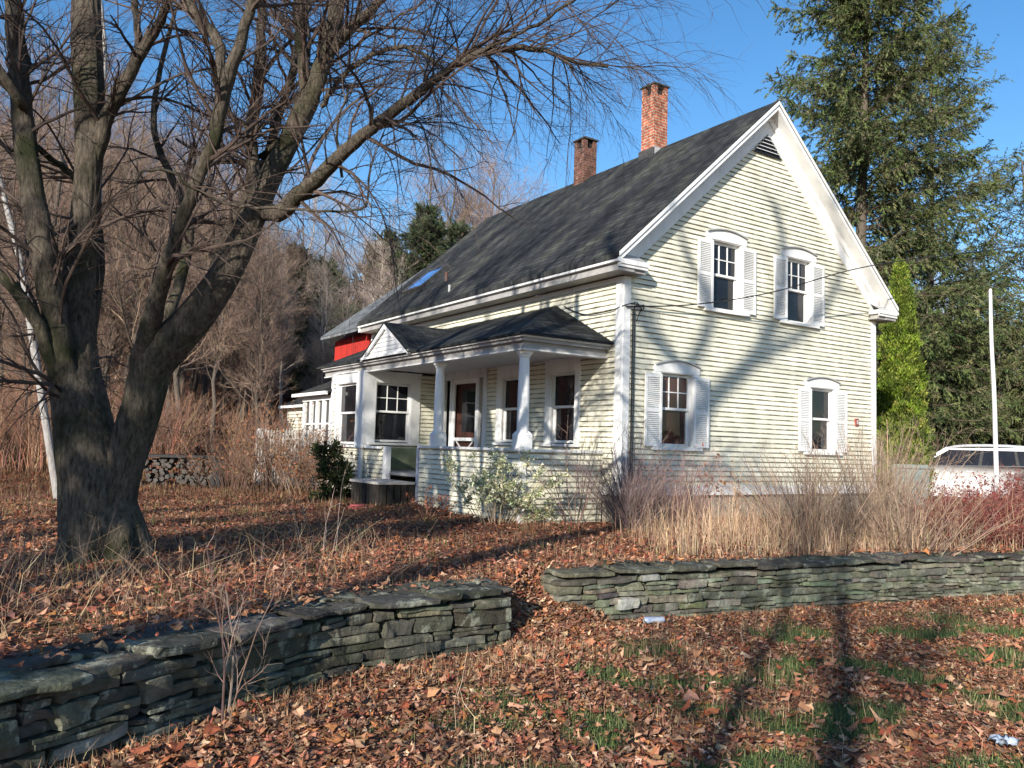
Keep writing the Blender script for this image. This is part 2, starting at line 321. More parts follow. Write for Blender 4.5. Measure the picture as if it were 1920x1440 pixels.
def clap(m_, fr, rng_z, z0, z1, ops=(), ex=.092):
    z = z0
    while z < z1-1e-4:
        zt = min(z+ex, z1); cuts = sorted({z, zt, min(z+.016, zt)} | {q for o in ops for q in (o[2], o[3]) if z < q < zt})
        jn = np.cumsum(rg.uniform(1.3, 3.6, 9))-rg.uniform(0, 3)-2.0; pbs = rg.random(11); pb = 0; dd = lambda q: .004+.017*(1-(q-z)/ex)
        for a_, b_ in zip(cuts[:-1], cuts[1:]):
            mid = (a_+b_)/2; sa = rng_z(a_); sb = rng_z(b_)
            xs = [(sa[0], sb[0])]+[q for o in sorted(ops) if o[2] < mid < o[3] for q in ((o[0], o[0]), (o[1], o[1]))]+[(sa[1], sb[1])]
            for k in range(0, len(xs), 2):
                (l0, l1), (r0, r1) = xs[k], xs[k+1]
                if r0-l0 < .002 and r1-l1 < .002: continue
                e = 1. if a_ == z else 0.; js = [q for q in jn if max(l0, l1)+.15 < q < min(r0, r1)-.15]; ks = int(np.sum(jn <= max(l0, l1)+.15))
                ends = [(l0, l1)]+[w_ for q in js for w_ in ((q-.0018, q-.0018), (q+.0018, q+.0018))]+[(r0, r1)]
                for w_ in range(0, len(ends), 2):
                    (p0, p1), (q0, q1) = ends[w_], ends[w_+1]; pb = pbs[ks+w_//2]
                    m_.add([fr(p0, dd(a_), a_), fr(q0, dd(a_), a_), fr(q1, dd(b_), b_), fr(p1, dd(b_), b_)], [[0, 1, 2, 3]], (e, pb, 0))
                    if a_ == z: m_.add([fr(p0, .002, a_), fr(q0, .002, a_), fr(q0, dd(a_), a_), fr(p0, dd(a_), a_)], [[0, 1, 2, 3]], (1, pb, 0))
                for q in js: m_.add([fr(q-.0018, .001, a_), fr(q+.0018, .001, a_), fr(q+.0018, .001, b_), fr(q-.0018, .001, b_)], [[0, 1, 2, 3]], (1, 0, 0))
        z = zt
# window positions: (centre, bottom, top)
gw = [('UL', 2.53, 2.67, 3.95), ('UR', 4.65, 2.67, 3.95), ('LL', 1.28, .09, 1.37), ('LR', 5.42, .09, 1.37)]
ops = [(c_-.40, c_+.40, z0, z1+.02) for _, c_, z0, z1 in gw]
m_ = MB()
def gr_rng(z):
    e = max(0, (z-(zr(0)-.25))/.9); return (min(e, 3.64), HW-min(e, 3.64))
clap(m_, FG, gr_rng, -.62, 6.55, ops)
sops = [(1.2, 2.06, .06, 1.43), (2.92, 3.78, .06, 1.43), (4.4, 6.1, -.7, 1.47)]
clap(m_, FX(0), lambda z: (.0, HL), -.62, 2.95, sops)
clap(m_, FR, lambda z: (.0, HL), -.62, 2.95)
m_.box((.02, HL-.05, -.62), (HW-.02, HL-.02, 3.4)); m_.box((.02, .02, -.63), (HW-.02, HL-.02, -.6))
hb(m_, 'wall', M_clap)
m_ = MB(); m_.box((.03, .03, ZG), (HW-.03, HL-.03, -.765)); hb(m_, 'foundation', M_found)
# corner boards, water table, friezes
m_ = MB()
for fr, a_, b_ in ((FG, 0, .15), (FG, HW-.15, HW), (FX(0), .0, .15), (FX(0), HL-.15, HL), (FR, 0, .15)):
    fb(m_, fr, a_, b_, -.02, .031, -.77, 2.97)
fb(m_, FG, .15, HW-.15, -.02, .045, -.77, -.60); fb(m_, FR, .15, HL, -.02, .045, -.77, -.60); fb(m_, FX(0), .15, HL, -.02, .045, -.77, -.60)
fb(m_, FX(0), .15, HL-.15, -.02, .029, 2.88, 2.97); fb(m_, FR, .15, HL, -.02, .029, 2.72, 2.97)
hb(m_, 'corner_board_and_water_table', M_white)
OV, EO = .30, .38
# main roof (two slopes as one solid)
def slope(m_, x0, z0, x1, z1, y0, y1, th=.10):
    P = [(x0, y0, z0), (x0, y1, z0), (x1, y1, z1), (x1, y0, z1)]; Q = [(x, y, z-th) for x, y, z in P]
    m_.add(P+Q, [[0, 3, 2, 1], [4, 5, 6, 7], [0, 1, 5, 4], [2, 3, 7, 6], [0, 4, 7, 3], [1, 2, 6, 5]])
m_ = MB(); slope(m_, -EO-.04, zr(-EO-.04), 3.65, 6.93, -OV-.02, HL+.12); slope(m_, HW+EO+.04, zr(-EO-.04), 3.65, 6.93, -OV-.02, HL+.12)
roof = hb(m_, 'roof', M_roof, uv='roof')
# rake boards, soffits and friezes on the gable
def rake(m_, y0, y1, top, bot, xa=-EO, xb=3.65):
    for sgn in (1, -1):
        X = lambda x: x if sgn == 1 else HW-x
        m_.prism([(X(xa), y0, zr(xa)-top), (X(xb), y0, zr(xb)-top), (X(xb), y0, zr(xb)-bot), (X(xa), y0, zr(xa)-bot)], (0, y1-y0, 0))
m_ = MB(); rake(m_, -OV-.012, -OV+.02, .03, .19); rake(m_, -OV-.035, -OV-.012, .02, .09); hb(m_, 'rake_board', M_white)
m_ = MB(); rake(m_, -OV+.02, .02, .15, .19, -EO+.02); hb(m_, 'rake_soffit', M_white)
m_ = MB(); rake(m_, -.05, .0, .20, .60, .0); rake(m_, -.085, -.05, .19, .34, .0); hb(m_, 'gable_frieze', M_white)
m_ = MB()
for y0, y1 in ((HL, HL+.1),): rake(m_, y0, y1, .05, .3)
hb(m_, 'rear_rake_board', M_white)
# eaves: soffit, fascia / gutter, returns
for side in (0, 1):
    X = (lambda x: x) if side == 0 else (lambda x: HW-x)
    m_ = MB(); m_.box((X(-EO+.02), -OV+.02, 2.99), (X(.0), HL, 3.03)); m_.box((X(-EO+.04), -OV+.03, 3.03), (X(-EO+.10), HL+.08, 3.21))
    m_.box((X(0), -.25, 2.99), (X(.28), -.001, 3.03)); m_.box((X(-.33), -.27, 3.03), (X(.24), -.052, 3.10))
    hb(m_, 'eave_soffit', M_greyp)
    m_ = MB(); m_.box((X(-EO-.03), -OV-.02, 3.125), (X(-EO+.04), HL+.08, 3.19)); m_.box((X(-EO+.04), -OV-.02, 3.10), (X(.30), -OV+.03, 3.18)); m_.box((X(.24), -OV+.03, 3.10), (X(.30), -.052, 3.18))
    m_.box((X(-EO+.0), -OV+.0, 3.05), (X(.29), -OV+.02, 3.10))
    hb(m_, 'cornice_return' if side else 'eave_fascia', M_white)
    m_ = MB(); P = [(X(-EO+.02), -OV, 3.185), (X(.28), -OV, 3.185), (X(.24), -.052, 3.34), (X(-EO+.1), -.052, 3.34)]
    m_.poly(P); hb(m_, 'return_flashing', M_metal)
# gable vent (louvred triangle)
V_ = hb((lambda m_: (m_.prism([(3.25, -.05, 5.90), (4.05, -.05, 5.90), (3.65, -.05, 6.30)], (0, -.012, 0)), m_)[1])(MB()), 'vent', M_glass)
m_ = MB()
for k in range(5):
    z = 5.95+k*.075; hw = .38*(1-(z-5.93)/.40)
    if hw > .03: m_.prism([(3.65-hw, -.064, z+.012), (3.65-hw, -.10, z), (3.65-hw, -.10, z+.010), (3.65-hw, -.064, z+.024)], (2*hw, 0, 0))
hb(m_, 'louvre', M_white, V_)
# windows -------------------------------------------------------------
def window(fr, c_, z0, z1, hwid=.33, munt=(3, 2), shut=True, arch=True, cas=.15, glass=M_glass, trim=M_white, two=False, storm=False, label=None, dep=.10, sill=True, curt=None, shl=None, par=None, asy=(0, 0)):
    par = par or H; o_ = hwid+.07
    m_ = MB()
    fb(m_, fr, c_-o_-cas-asy[0], c_-o_, -.02, .036, z0-.02, z1+.02); fb(m_, fr, c_+o_, c_+o_+cas+asy[1], -.02, .036, z0-.02, z1+.02)
    if arch:
        n = 12; xs = np.linspace(c_-o_-cas, c_+o_+cas, n+1); arc = lambda x: z1+.02+.12+.09*(1-((x-c_)/(o_+cas))**2)
        top = [fr(x, .0, arc(x)) for x in xs]; prof = [fr(xs[0], 0, z1+.02), fr(xs[-1], 0, z1+.02)]+top[::-1]
        dv = np.array(fr(0, .045, 0))-np.array(fr(0, 0, 0)); m_.prism(prof, dv)
        for a_, b_ in zip(xs[:-1], xs[1:]):
            m_.prism([fr(a_, 0, arc(a_)), fr(b_, 0, arc(b_)), fr(b_, 0, arc(b_)+.022), fr(a_, 0, arc(a_)+.022)], dv*1.9, mi=1)
    else:
        fb(m_, fr, c_-o_-cas-asy[0], c_+o_+cas+asy[1], -.02, .039, z1+.02, z1+.24); fb(m_, fr, c_-o_-cas-asy[0]-.02, c_+o_+cas+asy[1]+.02, -.02, .075, z1+.24, z1+.265)
    for s in (-1, 1): fb(m_, fr, c_+s*o_, c_+s*(o_-.015), -dep-.02, .03, z0-.02, z1+.02)
    fb(m_, fr, c_-o_, c_+o_, -dep-.02, .03, z1+.005, z1+.02)
    wn = hb(m_, 'window', [trim, M_metal], par, **({'label': label} if label else {}))
    zm = (z0+z1)/2+.02; k = .045
    for za, zb, dd, nm in ((zm-.02, z1, -.05, (munt)), (z0, zm+.02, -.085, (1, 1))):
        m_ = MB(); s0, s1 = c_-o_+.015, c_+o_-.015
        fb(m_, fr, s0, s0+k, dd-.03, dd, za, zb); fb(m_, fr, s1-k, s1, dd-.03, dd, za, zb); fb(m_, fr, s0+k, s1-k, dd-.03, dd, za, za+k); fb(m_, fr, s0+k, s1-k, dd-.03, dd, zb-k, zb)
        for q in range(1, nm[0]): x = s0+k+(s1-s0-2*k)*q/nm[0]; fb(m_, fr, x-.009, x+.009, dd-.022, dd-.004, za+k, zb-k)
        for q in range(1, nm[1]): z = za+k+(zb-za-2*k)*q/nm[1]; fb(m_, fr, s0+k, s1-k, dd-.024, dd-.006, z-.009, z+.009)
        hb(m_, 'sash', trim, wn)
        m_ = MB(); fb(m_, fr, s0+.01, s1-.01, dd-.03, dd-.024, za+.01, zb-.01); hb(m_, 'pane', glass, wn)
    if storm:
        m_ = MB(); s0, s1 = c_-o_+.012, c_+o_-.012
        for a_, b_ in ((s0, s0+.03), (s1-.03, s1)): fb(m_, fr, a_, b_, -.02, .012, z0, z1)
        for a_, b_ in ((z0, z0+.03), (z1-.03, z1)): fb(m_, fr, s0+.028, s1-.028, -.018, .010, a_, b_)
        hb(m_, 'storm_frame', trim, wn)
    if sill:
        m_ = MB(); fb(m_, fr, c_-o_-cas-.05-asy[0], c_+o_+cas+.05+asy[1], -.02, .09, z0-.07, z0-.02); hb(m_, 'sill', trim, wn)
    if shut:
        for s in (-1, 1):
            m_ = MB(); a_, b_ = sorted((c_+s*(.395), c_+s*.785)); w = .045; d0, d1 = .037, .072; zb, zt = z0-.01, z1-.02
            fb(m_, fr, a_, a_+w, d0, d1, zb, zt); fb(m_, fr, b_-w, b_, d0, d1, zb, zt)
            for q in (zb, (zb+zt)/2-.04, zt-.07): fb(m_, fr, a_+w, b_-w, d0, d1-.002, q, q+.07)
            fb(m_, fr, a_+w, b_-w, d0, d0+.006, zb+.07, zt-.07)
            z = zb+.075
            dv = np.array(fr(b_-w, 0, 0))-np.array(fr(a_+w, 0, 0))
            while z < zt-.09:
                if not (zb+zt)/2-.06 < z < (zb+zt)/2+.03: m_.prism([fr(a_+w, d0+.006, z+.018), fr(a_+w, d1-.006, z), fr(a_+w, d1-.006, z+.008), fr(a_+w, d0+.006, z+.026)], dv)
                z += .034
            so_ = hb(m_, 'shutter', trim)
    return wn
window(FG, 2.53, 2.67, 3.95, label='upper left window of the gable, arched head'); window(FG, 4.65, 2.67, 3.95, label='upper right window of the gable, arched head')
window(FG, 1.28, .09, 1.37, glass=M_glass2, label='lower left window of the gable with reddish reflections'); window(FG, 5.42, .09, 1.37, munt=(1, 1), label='lower right window of the gable, no glazing bars')
for c_ in (1.63, 3.35): window(FX(0), c_, .10, 1.40, shut=False, arch=False, munt=(1, 1), storm=True, cas=.13)
# porch ---------------------------------------------------------------
PX, PY0, PY1 = -1.70, .45, 4.0
m_ = MB(); clap(m_, FX(PX), lambda z: (PY0, PY1), ZG, -.07); clap(m_, FY(PY0), lambda z: (PX, -.03), ZG, -.07)
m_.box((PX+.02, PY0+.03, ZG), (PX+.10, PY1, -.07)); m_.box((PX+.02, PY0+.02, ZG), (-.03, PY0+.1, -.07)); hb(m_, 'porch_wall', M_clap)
m_ = MB(); m_.box((PX-.06, PY0-.05, -.07), (PX+.16, PY1+.02, -.025)); m_.box((PX+.16, PY0-.05, -.07), (-.03, PY0+.14, -.025)); m_.box((PX-.032, PY0-.032, ZG), (PX+.02, PY0+.06, -.07)); m_.box((PX+.02, PY0-.032, ZG), (PX+.07, PY0-.0, -.07)); hb(m_, 'porch_rail', M_dusty)
m_ = MB(); m_.box((PX+.03, PY0+.05, -.66), (-.02, 6.57, -.6)); hb(m_, 'porch_floor', M_floor)
m_ = MB(); m_.box((PX+.03, PY0+.02, 1.655), (-.02, 6.57, 1.70)); hb(m_, 'porch_ceiling', M_soffit)
m_ = MB()
def beam(m_, x0, x1, y0, z0, z1): m_.box((x0, y0, z0), (x1, 9.15, z1)); m_.box((x1, y0, z0), (-.03, y0+(x1-x0), z1))
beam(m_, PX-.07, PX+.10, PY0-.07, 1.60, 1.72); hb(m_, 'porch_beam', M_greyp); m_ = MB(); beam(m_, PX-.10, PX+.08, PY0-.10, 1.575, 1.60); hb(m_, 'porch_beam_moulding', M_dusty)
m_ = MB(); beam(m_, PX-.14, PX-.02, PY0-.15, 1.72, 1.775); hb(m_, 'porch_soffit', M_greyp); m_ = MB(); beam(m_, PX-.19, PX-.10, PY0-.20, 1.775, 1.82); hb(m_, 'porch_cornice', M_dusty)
A = (-1.93, .20, 1.84); Bp = (0.0, .20, 1.84); Cc_ = (0, 1.9, 2.70); D = (0, 9.4, 2.70); E_ = (-1.93, 9.4, 1.84); F_ = (0, 9.4, 1.84)
m_ = MB()
m_.poly([A, Bp, Cc_]); m_.poly([A, Cc_, D, E_]); m_.poly([E_, D, F_]); lo_ = lambda p: (p[0], p[1], p[2]-.035)
m_.poly([lo_(A), lo_(E_), lo_(F_), lo_(Bp)]); m_.poly([A, E_, lo_(E_), lo_(A)]); m_.poly([A, lo_(A), lo_(Bp), Bp]); m_.poly([E_, F_, lo_(F_), lo_(E_)])
hb(m_, 'porch_roof', M_roof, uv='roof')
m_ = MB(); zp = 2.56; pk = (-1.86, 5.38, zp); bk = (-.30, 5.38, zp)
for yy in (4.14, 6.62):
    e0 = (-1.93, yy, 1.86); e1 = (-1.89, yy, 1.86); m_.poly([(-1.97, 5.38, zp), bk, e1]); m_.poly([(-1.97, 5.38, zp), e1, (-1.97, yy, 1.82)])
    m_.poly([(-1.97, 5.38, zp), (-1.97, 5.38, zp-.03), (-1.97, yy, 1.79), (-1.97, yy, 1.82)])
PR_ = hb(m_, 'pediment_roof', M_roof, uv='roof')
m_ = MB(); clap(m_, FX(-1.88), lambda z: (4.3+(z-1.84)*1.75, 6.46-(z-1.84)*1.75), 1.87, 2.44); m_.prism([(-1.87, 4.3, 1.86), (-1.87, 6.46, 1.86), (-1.87, 5.38, 2.5)], (.05, 0, 0))
hb(m_, 'pediment', M_dusty)
m_ = MB()
for s in (-1, 1): m_.prism([(-1.915, 5.38, zp-.03), (-1.915, 5.38+s*1.24, 1.80), (-1.915, 5.38+s*1.12, 1.80), (-1.915, 5.38, zp-.14)], (-.04, 0, 0))
m_.box((-1.97, 4.2, 1.825), (-1.90, 6.56, 1.875)); hb(m_, 'pediment_trim', M_white)
def column(x, y, parent=H):
    m_ = MB(); prof = [(-.02, .13), (.20, .13), (.22, .105), (.26, .098), (.9, .096), (1.40, .084), (1.47, .082), (1.48, .10), (1.50, .10), (1.53, .13), (1.56, .14), (1.575, .14)]
    for k, (z, r) in enumerate(prof[:-1]):
        z2, r2 = prof[k+1]; n = 20 if k > 1 else 4
        if k == 0: m_.box((x-.118, y-.118, -.024), (x+.118, y+.118, .20)); continue
        if k == 1: continue
        th = np.arange(20)/20*2*np.pi; a_ = np.stack([x+r*np.cos(th), y+r*np.sin(th), np.full(20, z)], -1); b_ = np.stack([x+r2*np.cos(th), y+r2*np.sin(th), np.full(20, z2)], -1)
        j = np.arange(20); m_.add(np.concatenate([a_, b_]), np.stack([j, (j+1) % 20, 20+(j+1) % 20, 20+j], -1))
    prof2 = [(x-.15, y-.15), (x+.15, y+.15)]
    # flared skirt under the shaft
    q0 = [(x+sx*.118, y+sy*.118, .20) for sx, sy in ((-1, -1), (1, -1), (1, 1), (-1, 1))]; q1 = [(x+sx*.08, y+sy*.08, .26) for sx, sy in ((-1, -1), (1, -1), (1, 1), (-1, 1))]
    for k in range(4): m_.add([q0[k], q0[(k+1) % 4], q1[(k+1) % 4], q1[k]], [[0, 1, 2, 3]])
    return hb(m_, 'column', M_white)
column(PX+.07, PY0+.10); column(PX+.07, 3.42)
# door case behind the porch
m_ = MB(); fb(m_, FX(0), 4.26, 4.42, -.02, .04, -.6, 1.47); fb(m_, FX(0), 6.08, 6.24, -.02, .04, -.6, 1.47); fb(m_, FX(0), 4.26, 6.24, -.02, .045, 1.47, 1.72); fb(m_, FX(0), 4.2, 6.3, -.02, .08, 1.72, 1.75)
fb(m_, FX(0), 4.60, 4.68, -.1, .02, -.6, 1.47); fb(m_, FX(0), 5.80, 5.88, -.1, .02, -.6, 1.47); hb(m_, 'door_frame', M_dusty)
for a_, b_ in ((4.42, 4.60), (5.88, 6.08)):
    m_ = MB(); fb(m_, FX(0), a_, b_, -.08, -.07, -.6, 1.47); hb(m_, 'sidelight', M_glass)
m_ = MB(); fb(m_, FX(0), 4.68, 5.80, -.14, -.10, -.6, 1.47); dr = hb(m_, 'door', M_door)
m_ = MB(); fb(m_, FX(0), 4.9, 5.5, -.10, -.095, .3, 1.25); hb(m_, 'pane', M_glass, dr)
m_ = MB()
for a_, b_, c0, c1 in ((4.68, 4.78, -.6, 1.47), (5.70, 5.80, -.6, 1.47), (4.78, 5.70, 1.37, 1.47), (4.78, 5.70, .10, .17), (4.78, 5.70, -.6, -.45)): fb(m_, FX(0), a_, b_, -.03, .0, c0, c1)
for s in (1, -1): m_.prism([FX(0)(5.24-s*.40, -.02, -.45), FX(0)(5.24-s*.35, -.02, -.45), FX(0)(5.24+s*.40, -.02, .10), FX(0)(5.24+s*.35, -.02, .10)], (.015, 0, 0))
sd_ = hb(m_, 'storm_door', M_white)
m_ = MB(); fb(m_, FX(0), 4.81, 4.85, .0, .05, .28, .34); hb(m_, 'handle', M_black, sd_)
# steps at the porch opening
m_ = MB(); m_.box((-2.55, 4.05, -.80), (-1.76, 5.45, -.75)); hb(m_, 'step', M_oldw)
m_ = MB()
for k in range(9): m_.box((-2.52, 4.1+k*.15, ZG), (-2.49, 4.1+k*.15+.12, -.8)); 
for k in range(5): m_.box((-2.48+k*.15, 4.08, ZG), (-2.48+k*.15+.12, 4.11, -.8))
m_.box((-2.45, 4.14, ZG), (-1.76, 5.4, -.82))
hb(m_, 'step_frame', pmat('dark_weathered_timber', (.015, .013, .011), (.035, .03, .025), 8))
m_ = MB(); m_.box((PX-.03, 4.0, ZG), (PX+.06, 4.10, -.07)); hb(m_, 'newel_post', M_bluegrey)
m_ = MB(); m_.box((PX-.05, 5.45, ZG), (PX+.06, 5.62, -.07)); hb(m_, 'newel_post', M_dusty)
# enclosed end of the porch (box bay)
BX, BY0, BY1 = -1.80, 6.6, 8.55
m_ = MB(); clap(m_, FX(BX), lambda z: (BY0, BY1), ZG+.0, 1.60, [(6.99, 8.19, -.06, 1.40)]); clap(m_, FY(BY0), lambda z: (BX, 0), -.62, 1.60, [(-1.54, -.64, .0, 1.40)])
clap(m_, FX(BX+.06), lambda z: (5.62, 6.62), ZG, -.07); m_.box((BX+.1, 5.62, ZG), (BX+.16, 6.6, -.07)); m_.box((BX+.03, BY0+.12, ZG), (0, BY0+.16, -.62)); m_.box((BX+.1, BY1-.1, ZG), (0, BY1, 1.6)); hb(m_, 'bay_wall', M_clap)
m_ = MB(); fb(m_, FX(BX), BY0, 6.93, -.02, .034, -.07, 1.62); fb(m_, FY(BY0), BX-.034, -1.62, -.02, .034, -.07, 1.62); fb(m_, FX(BX), BY1-.13, BY1, -.02, .03, ZG, 1.62); fb(m_, FX(BX), 5.62, BY1, -.02, .07, -.12, -.07); fb(m_, FX(BX), BY0-.02, BY0+.12, -.02, .03, ZG, -.12)
fb(m_, FX(BX), BY0, BY1, -.02, .03, 1.42, 1.62); hb(m_, 'bay_trim', M_white)
window(FX(BX), 7.59, -.04, 1.36, hwid=.52, cas=.05, shut=False, arch=False, munt=(1, 1), label='window on the long side of the porch bay')
window(FY(BY0), -1.09, .03, 1.36, hwid=.38, cas=.10, shut=False, arch=False, munt=(3, 2), asy=(0, .12), label='wide window of the porch bay facing along the porch, half in sun')
m_ = MB(); m_.box((-1.7, 6.45, -.62), (-.05, 6.5, -.1)); hb(m_, 'porch_inner_panel', M_green)
# low sunroom and rear room
SX = -1.78
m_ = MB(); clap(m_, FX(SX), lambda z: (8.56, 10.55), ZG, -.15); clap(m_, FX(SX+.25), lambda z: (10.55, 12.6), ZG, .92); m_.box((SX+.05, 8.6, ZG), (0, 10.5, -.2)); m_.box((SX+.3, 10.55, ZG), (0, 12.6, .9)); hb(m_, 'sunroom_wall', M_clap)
m_ = MB(); m_.box((SX-.03, 8.56, 1.02), (SX+.1, 10.62, 1.14)); m_.box((SX-.05, 8.56, -.2), (SX+.1, 10.62, -.13))
for y in (8.56, 9.05, 9.5, 9.95, 10.45): m_.box((SX-.03, y, -.13), (SX+.08, y+.13, 1.02))
hb(m_, 'sunroom_frame', M_white)
for y in (8.69, 9.18, 9.63, 10.08):
    m_ = MB(); m_.box((SX+.04, y, -.13), (SX+.05, y+.37, 1.02)); wn = hb(m_, 'sunroom_window', M_glass)
    m_ = MB(); m_.box((SX+.02, y, .42), (SX+.035, y+.37, .46)); hb(m_, 'sash_rail', M_white, wn)
m_ = MB(); slope(m_, SX-.2, 1.22, 0, 2.05, 8.5, 10.9, .06); slope(m_, SX+.08, .98, 0, 1.75, 10.9, 12.8, .06); hb(m_, 'sunroom_roof', M_roof, uv='roof')
m_ = MB(); m_.box((SX-.24, 8.5, 1.14), (SX-.16, 10.9, 1.22)); m_.box((SX+.04, 10.9, .90), (SX+.10, 12.8, .97)); hb(m_, 'sunroom_fascia', M_white)
# chimneys
def chimney(x, y, w, z0, z1, mat, lab):
    h = w/2; m_ = MB(); m_.box((x-h, y-h, z0), (x+h, y+h, z1-.26))
    for sx in (-1, 1):
        for sy in (-1, 1): m_.box((x+sx*h, y+sy*h, z1-.26), (x+sx*(h-.11), y+sy*(h-.11), z1))
    c_ = hb(m_, 'chimney', mat, uv='box', label=lab)
    m_ = MB(); q = h+.035; b4 = [(x-q, y-q, z1), (x+q, y-q, z1), (x+q, y+q, z1), (x-q, y+q, z1)]; ap = (x, y, z1+.13)
    for k in range(4): m_.poly([b4[k], b4[(k+1) % 4], ap])
    m_.box((x-q, y-q, z1-.035), (x+q, y+q, z1)); hb(m_, 'chimney_cap', M_lead, c_)
    m_ = MB(); m_.box((x-h+.07, y-h+.07, z1-.3), (x+h-.07, y+h-.07, z1-.04)); hb(m_, 'flue', M_black, c_)
    return c_
ch = chimney(3.65, 3.2, .42, 6.5, 8.44, M_brick, 'taller orange-red brick chimney nearer the gable')
m_ = MB(); m_.box((3.40, 2.95, 6.60), (3.43, 3.45, 6.90)); hb(m_, 'flashing', M_lead, ch); m_ = MB(); m_.box((3.41, 2.955, 6.74), (3.62, 2.985, 6.92)); hb(m_, 'flashing', M_metal, ch)
chimney(3.65, 5.75, .41, 6.5, 7.93, M_brick2, 'shorter sooty brown brick chimney further along the ridge')
# skylight and vent pipes on the roof
def on_roof(x, y, h=0): n = np.array([-.9, 0, 1])/math.hypot(.9, 1); return np.array([x, y, zr(x)])+n*h
m_ = MB()
def rq(m_, x0, x1, y0, y1, h0, h1):
    P = [on_roof(x, y, h) for h in (h0, h1) for x, y in ((x0, y0), (x1, y0), (x1, y1), (x0, y1))]
    m_.add(P, [[0, 3, 2, 1], [4, 5, 6, 7], [0, 1, 5, 4], [1, 2, 6, 5], [2, 3, 7, 6], [3, 0, 4, 7]])
rq(m_, .38, 1.2, 8.25, 8.33, -.02, .09); rq(m_, .38, 1.2, 9.3, 9.38, -.02, .09); rq(m_, .38, .45, 8.33, 9.3, -.02, .088); rq(m_, 1.13, 1.2, 8.33, 9.3, -.02, .088)
sk = hb(m_, 'skylight', M_lead); m_ = MB(); rq(m_, .45, 1.13, 8.33, 9.3, .03, .06); hb(m_, 'pane', M_sky, sk)
m_ = MB(); p = on_roof(-.12, 5.9); tubes(m_, [[p-[0, 0, .1], p+[0, 0, .14]]], [[.03, .03]], 10); hb(m_, 'vent_pipe', M_metal); m_ = MB(); p2 = on_roof(.45, 7.1); tubes(m_, [[p2-[0, 0, .1], p2+[0, 0, .2]]], [[.04, .04]], 10); hb(m_, 'vent_pipe', pmat('rusty_pipe', (.12, .06, .05), (.16, .13, .12), 4))
# small fittings
m_ = MB(); fb(m_, FG, 6.54, 6.64, .0, .05, .66, .81, None, 0); fb(m_, FG, 6.565, 6.615, .05, .058, .69, .78, None, 1); hb(m_, 'wall_box', [pmat('rust_red_box', (.28, .05, .035), (.2, .04, .03), 9), M_metal])
m_ = MB(); m_.box((HW+.02, .55, 1.05), (HW+.10, .80, 1.45)); th = np.arange(16)/16*2*np.pi
tubes(m_, [[(HW+.1, .67, 1.27), (HW+.22, .67, 1.27)]], [[.09, .085]], 16); tubes(m_, [[(HW+.06, .67, 1.45), (HW+.06, .67, 2.8)]], [[.03, .03]], 8); hb(m_, 'electric_meter', M_metal)
m_ = MB()
for x, w in ((.19, .014), (.235, .009)): tubes(m_, [[(x, -.045, -.6), (x, -.045, 1.0), (x, -.045, 2.4)]], [[w]*3], 6)
tubes(m_, [resample([(.19, -.045, 2.4), (.25, -.09, 2.52), (.12, -.08, 2.5), (0, -.03, 2.46), (-.05, .3, 2.40), (-.045, 1.0, 2.42), (-.05, 1.6, 2.64)], [.012]*7, 30)[0]], [np.full(30, .011)], 6)
tubes(m_, [resample([(.30, -.05, 2.52), (.36, -.1, 2.40), (.42, -.05, 2.52), (.30, -.06, 2.3), (.27, -.05, 2.2)], [.01]*5, 24)[0]], [np.full(24, .009)], 5)
hb(m_, 'wiring', M_black)
# red building behind
Bn = empty('red_outbuilding', (OH[0], OH[1], GZ), YAWH, label='red board building with pale grey roof behind the far end of the farmhouse', cat='building')
m_ = MB(); m_.box((0.0, 10.62, ZG), (7.3, 13.1, 3.02)); m_.prism([(0, 13.1, 3.0), (7.3, 13.1, 3.0), (3.65, 13.1, 5.9)], (0, -2.4, 0))
for k in range(19): y = 10.65+k*.13; m_.box((-.012, y, ZG), (0, y+.112, 3.0))
hb(m_, 'wall', M_red, Bn)
m_ = MB(); slope(m_, -.42, 3.14, 3.65, 6.24, 10.56, 13.25, .10); slope(m_, 7.72, 3.14, 3.65, 6.24, 10.56, 13.25, .10); hb(m_, 'roof', M_roof2, Bn, uv='roof')
# overhead cable to the house corner
m_ = MB(); P0 = OH+.02*UX-.06*UY+np.array([0, 0, 2.44]); P1 = at(1447, 548, 15.2); P2 = at(1640, 497, 16.3); P3 = at(1915, 462, 18.5); P4 = at(2400, 400, 24)
pts, rr_ = resample([P0, at(1300, 571, 14.6), P1, P2, P3, P4], [.012]*6, 60); tubes(m_, [pts], [np.full(60, .012)], 6)
m_.build('overhead_cable', M_black, label='thin black overhead cable running from the house corner across the gable', cat='cable')
